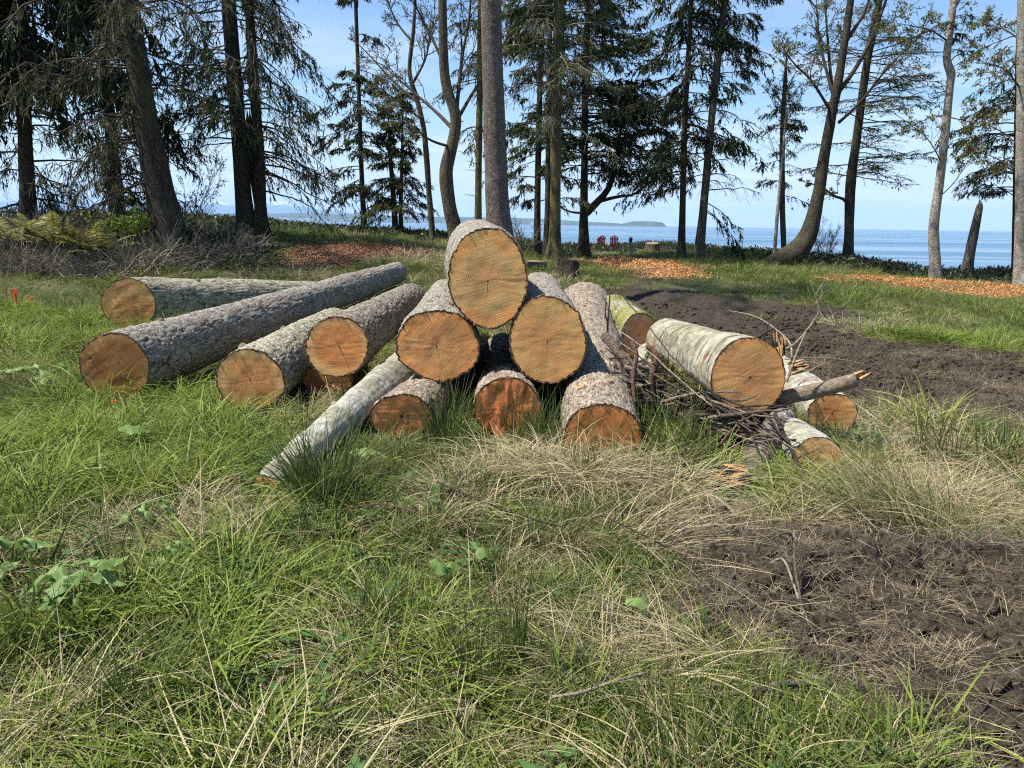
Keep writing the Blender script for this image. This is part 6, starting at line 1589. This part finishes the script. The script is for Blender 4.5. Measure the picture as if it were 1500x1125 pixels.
tussock('straw_tussock', 'straw in the bottom middle edge', 660, 1110, 100, 0.14, 0.14, 0.3, 0.0032, 1.35, 0.5, G_DRY, 28, zr=0.04)
tussock('rush_tussock', 'rushes hiding the foot of the low reddish-brown log end', 590, 662, 170, 0.18, 0.14, 0.32, 0.005, 0.7, 0.3, G_DARK, 29)
tussock('straw_tussock', 'pale straw bending over the foot of the large brown log end', 895, 708, 210, 0.22, 0.2, 0.44, 0.0045, 0.9, 0.6, G_DRY, 30)
tussock('rush_tussock', 'green blades standing before the large brown log end', 880, 700, 130, 0.2, 0.2, 0.42, 0.005, 0.5, 0.2, G_GREEN, 31)
tussock('rush_tussock', 'dark rushes in the gap left of the large brown log end', 805, 665, 150, 0.12, 0.25, 0.5, 0.005, 0.5, 0.18, G_DARK, 32)

# ------------------------------------------------------------------ broad-leaved plants
LEAFM = NM('broad_green_leaf')
_v = LEAFM.attr('var'); _p = LEAFM.n('NewGeometry').outputs['Position']
_c = LEAFM.mix(_v, (0.13, 0.22, 0.045), (0.26, 0.36, 0.11))
_c = LEAFM.mix(LEAFM.rng(LEAFM.noise(_p, 40, 4, 0.6), 0.4, 0.7, 0, 0.4), _c, (0.07, 0.13, 0.045))
BROAD = LEAFM.leafy(_c, 0.3, 0.5, 0.35, LEAFM.bump(LEAFM.noise(_p, 90, 3, 0.6), 0.4, 0.006))
def leaf_geo(size, lobes, seed, cup=0.15, pointed=False):
    """a real blade: rim outline with lobes, raised between the veins, hanging at the tip"""
    rg = np.random.default_rng(seed)
    n = 40; th = np.linspace(-PI * 0.93, PI * 0.93, n)
    if pointed: r = size * (0.42 + 0.58 * np.cos(th / 2) ** 3)
    else: r = size * (0.50 + 0.24 * np.cos(th * lobes) + 0.10 * np.cos(th * lobes * 3) + 0.28 * np.cos(th / 2)) * (1 + 0.05 * rg.normal(0, 1, n)) 
    r = r * (1 + 0.045 * np.sign(np.sin(th * 17)))
    V = [[0, 0, 0]]
    for f in (0.4, 0.75, 1.0):
        z = cup * size * f * (0.55 * np.cos(th * lobes) - f * 0.9)
        V += list(np.stack([r * f * np.cos(th), r * f * np.sin(th), z + 0 * th], 1))
    V = np.array(V)
    g = Geo(); tr = [[0, 1 + k, 2 + k] for k in range(n - 1)]; q = []
    for L_ in range(2):
        o = 1 + L_ * n
        q += [[o + k, o + n + k, o + n + k + 1, o + k + 1] for k in range(n - 1)]
    return V, q, tr
def plant(label, px, py, leaves, seed, lobes=3, name='leafy_plant', pointed=False):
    rg = np.random.default_rng(900 + seed); c = onground(px, py)
    root = thing(name, label, 'plant', c, 'broad-leaved plants in the foreground')
    for k, (dx, dy, h, size) in enumerate(leaves):
        V, q, tr = leaf_geo(size, lobes, seed * 20 + k, pointed=pointed)
        az = math.atan2(dy, dx) + rg.normal(0, 0.2); tl = rg.uniform(0.1, 0.75)
        ca, sa = math.cos(az), math.sin(az); ct, st = math.cos(tl), math.sin(tl)
        R_ = np.array([[ca, -sa, 0], [sa, ca, 0], [0, 0, 1]]) @ np.array([[ct, 0, st], [0, 1, 0], [-st, 0, ct]])
        h = h + 0.05; dx *= 1.1; dy *= 1.1
        V = V * (0.75 if len(leaves) == 1 else 1.05); V[:, 2] += 0.012 * np.sin(V[:, 0] * 60 + k) * np.cos(V[:, 1] * 70)
        p = np.array([dx, dy, h])
        g = Geo(); g.add(V @ R_.T + p, q, tr, attr=rg.uniform(0, 1)); lo = g.obj('leaf', BROAD, root)
        t = np.linspace(0, 1, 6)[:, None]; sp = p * t; sp[:, 2] = h * (1 - (1 - t[:, 0]) ** 2) - 0.02 * (t[:, 0] == 0)
        g = Geo(); g.tubes(sp, np.full(6, 0.0028), 5); g.obj('stalk', CLOVER, root)
    return root
plant('large lobed green plant in the left foreground', 125, 905, [(-0.12, -0.02, 0.12, 0.085), (-0.03, -0.05, 0.13, 0.09), (0.06, 0.05, 0.15, 0.085), (0.09, 0.0, 0.12, 0.075), (-0.04, -0.11, 0.08, 0.06), (-0.06, 0.07, 0.13, 0.06), (0.02, -0.08, 0.07, 0.05)], 1)
plant('lobed green plant cut by the left edge', 18, 860, [(0.0, 0.05, 0.12, 0.085), (-0.08, 0.0, 0.13, 0.08), (0.07, 0.06, 0.12, 0.075), (0.02, -0.08, 0.07, 0.065), (-0.03, -0.12, 0.06, 0.05)], 2)
plant('cluster of small pale leaves in the left middle of the grass', 215, 790, [(0.0, 0.0, 0.09, 0.06), (0.09, 0.04, 0.09, 0.06), (-0.08, -0.03, 0.07, 0.05), (0.03, 0.12, 0.1, 0.055), (-0.04, 0.1, 0.09, 0.05), (0.14, -0.02, 0.06, 0.045)], 3)
plant('single broad pale leaf in the centre foreground', 700, 850, [(0.0, 0.0, 0.11, 0.095)], 4, 2)
plant('pointed yellow-green leaf left of the broad pale leaf', 640, 862, [(0.0, 0.0, 0.08, 0.07), (0.05, 0.03, 0.06, 0.05)], 5, 1, pointed=True)
plant('dull green leaf half buried in grass near the mud', 925, 925, [(0.0, 0.0, 0.08, 0.085)], 6, 1, pointed=True)
plant('broad leaf right of the tall rush tussock', 525, 705, [(0.0, 0.0, 0.14, 0.11), (0.1, 0.08, 0.1, 0.07)], 7, 1, pointed=True)
plant('big-leaved plant in the grass left of the long grey log', 60, 568, [(0.0, 0.0, 0.16, 0.14), (-0.2, 0.05, 0.15, 0.12), (0.18, 0.08, 0.16, 0.12), (-0.35, 0.0, 0.12, 0.1), (0.1, -0.12, 0.1, 0.09)], 8)
plant('pointed dock leaf below the end of the long grey log', 190, 665, [(0.0, 0.0, 0.14, 0.11), (0.06, 0.05, 0.1, 0.06)], 9, 1, pointed=True)
plant('dark purplish-green weed right of the large lobed plant', 255, 855, [(0.0, 0.0, 0.10, 0.04), (0.03, 0.01, 0.12, 0.035), (-0.04, -0.03, 0.06, 0.045), (-0.07, -0.05, 0.05, 0.04)], 10)

# sword ferns and young shrubs at the left
FERN = mat_leaf('fern_fronds', (0.11, 0.12, 0.028), (0.20, 0.20, 0.055), (0.48, 0.42, 0.24), 0.3)
def frond_geo(L, seed):
    rg = np.random.default_rng(seed); g = Geo(); n = 26
    t = np.linspace(0.08, 1, n)
    spine = np.stack([L * t * 0.75, 0 * t, L * (0.85 * t - 0.45 * t ** 2)], 1)
    g.tubes(spine, np.full(n, 0.004), 3, attr=0.9)
    for s in (-1, 1):
        ln = L * 0.14 * np.sin(PI * np.clip(t * 0.9 + 0.1, 0, 1)) ** 0.6
        d = unit(np.stack([0.35 + 0 * t, s * 1.0 + 0 * t, -0.15 + rg.normal(0, 0.1, n)], 1)); sd = np.tile(np.array([[1.0, 0, 0.3]]), (n, 1))
        g.blades(spine, d, unit(sd), ln, np.full(n, 0.03 * L / 0.7), None, 1, 0, rg.uniform(0, 0.97, n), shape=[0.9, 0.2])
    return g
FRONDS = []
for s in (1, 2, 3):
    me = frond_geo(0.85, s).mesh('frond', smooth=False); me.materials.append(FERN); FRONDS.append(me)
for k, (px, py, D, lab) in enumerate([(20, 358, 14.6, 'sword fern at the far left edge under the dark boughs'), (52, 356, 15.0, 'sword fern with pale dead fronds, second from the left edge'), (82, 360, 14.4, 'sword fern below the gap left of the slim trunk'), (118, 364, 14.2, 'sword fern straight below the slim trunk foot on its left'), (145, 366, 14.0, 'rightmost sword fern, beside the yellow-green sapling'), (-15, 360, 14.3, 'sword fern cut by the left edge of the photo')]):
    c = P(px, py, D); c[2] = float(sheet(c[0], c[1])[0]) + 0.25
    root = thing('sword_fern', lab, 'fern', c, 'sword ferns at the left')
    for j in range(17):
        o = bpy.data.objects.new('frond', FRONDS[j % 3]); COL.objects.link(o); o.parent = root
        o.rotation_euler = (random.uniform(-0.2, 0.2), random.uniform(-0.5, 0.35), j / 17 * 6.28 + random.uniform(-0.2, 0.2)); q = random.uniform(0.75, 1.25); o.scale = (q, q, q)
SPRING = mat_leaf('yellow_green_spring_leaves', (0.16, 0.24, 0.03), (0.27, 0.34, 0.05), (0.32, 0.36, 0.08), 0.45)
def shrub(name, label, px, D, h, stems, levels, leafsize, leafn, leafmat, twig, seed, spread=0.5, lift=0.0):
    rg = np.random.default_rng(seed)
    c = P(px, 350, D); c[2] = float(sheet(c[0], c[1])[0])
    root = thing(name, label, 'shrub', c, 'shrubs at the back of the clearing')
    class T_: pass
    tr = Tree.__new__(Tree); tr.rng = rg; tr.limb = Geo(); tr.leaf = Geo(); tr.root = root; tr.loc = np.array(c)
    t = np.linspace(0, 1, 8); az = rg.uniform(0, 6.28, stems)
    d = unit(np.stack([np.cos(az) * spread, np.sin(az) * spread, 1 + 0 * az], 1))
    st = c + np.array([0, 0, -0.05]) + d[:, None] * (h * rg.uniform(0.6, 1.1, stems)[:, None] * t)[..., None] + np.cumsum(rg.normal(0, 0.02, (stems, 8, 3)), 1) * np.array([1, 1, 0.3])
    st[:, 0] = c + np.array([0, 0, -0.05])
    tr.limb.tubes(st, np.repeat((0.011 * (1 - 0.75 * t))[None], stems, 0), 4)
    a, r = tr.spawn(st, np.full(stems, 0.008), 7, 0.45, 0.2)
    if levels > 1: tr.spawn(a, r, 5, 0.5, 0.1, leaves=leafn, lsize=leafsize, PN=4)
    tr.limb.obj('stems', twig, root, loc=c)
    if tr.leaf.n: tr.leaf.obj('leaves', [leafmat] * 3, root, smooth=False, loc=c)
shrub('spring_shrub', 'yellow-green sapling in new leaf between the two left trunks', 182, 14.8, 1.15, 9, 2, 0.07, 3, SPRING, TWIG_DARK, 1)
shrub('spring_shrub', 'smaller yellow-green shrub in new leaf right of the sapling', 205, 15.2, 0.85, 8, 2, 0.07, 3, SPRING, TWIG_DARK, 2)
shrub('bare_shrub', 'pale bare twiggy shrub against the water right of the bowed alder', 1210, 26.5, 1.5, 14, 2, 0.03, 0, BUD, STICK_PALE, 3, 0.45)
shrub('bare_shrub', 'bare budding shrub against the sky left of the paired conifers', 275, 18.5, 2.0, 9, 2, 0.04, 2, BUD, TWIG_GREY, 4, 0.6)
shrub('bare_shrub', 'dark twiggy shrub at the brow right of the leaning trunk', 305, 15.5, 0.9, 16, 2, 0.05, 2, LEAF_SALAL, TWIG_DARK, 5, 0.8)
shrub('bare_shrub', 'thin grey shrub between the thick spruce and the thin conifer', 768, 25.0, 1.2, 10, 2, 0.03, 1, BUD, TWIG_GREY, 6, 0.5)

# ------------------------------------------------------------------ air over the sea
g = Geo(); g.box((0, 12950, 290), (90000, 26100, 2 * 311.0))
hz = NM('sea_haze')
pv = hz.n('VolumePrincipled'); pv.inputs['Color'].default_value = (0.52, 0.74, 1.0, 1); pv.inputs['Density'].default_value = 5.5e-5; pv.inputs['Anisotropy'].default_value = 0.0
hz.nt.links.new(pv.outputs[0], hz.out.inputs['Volume'])
tag(g.obj('haze', hz.m, smooth=False), 'thin blue sea haze', 'haze', None, 'stuff')
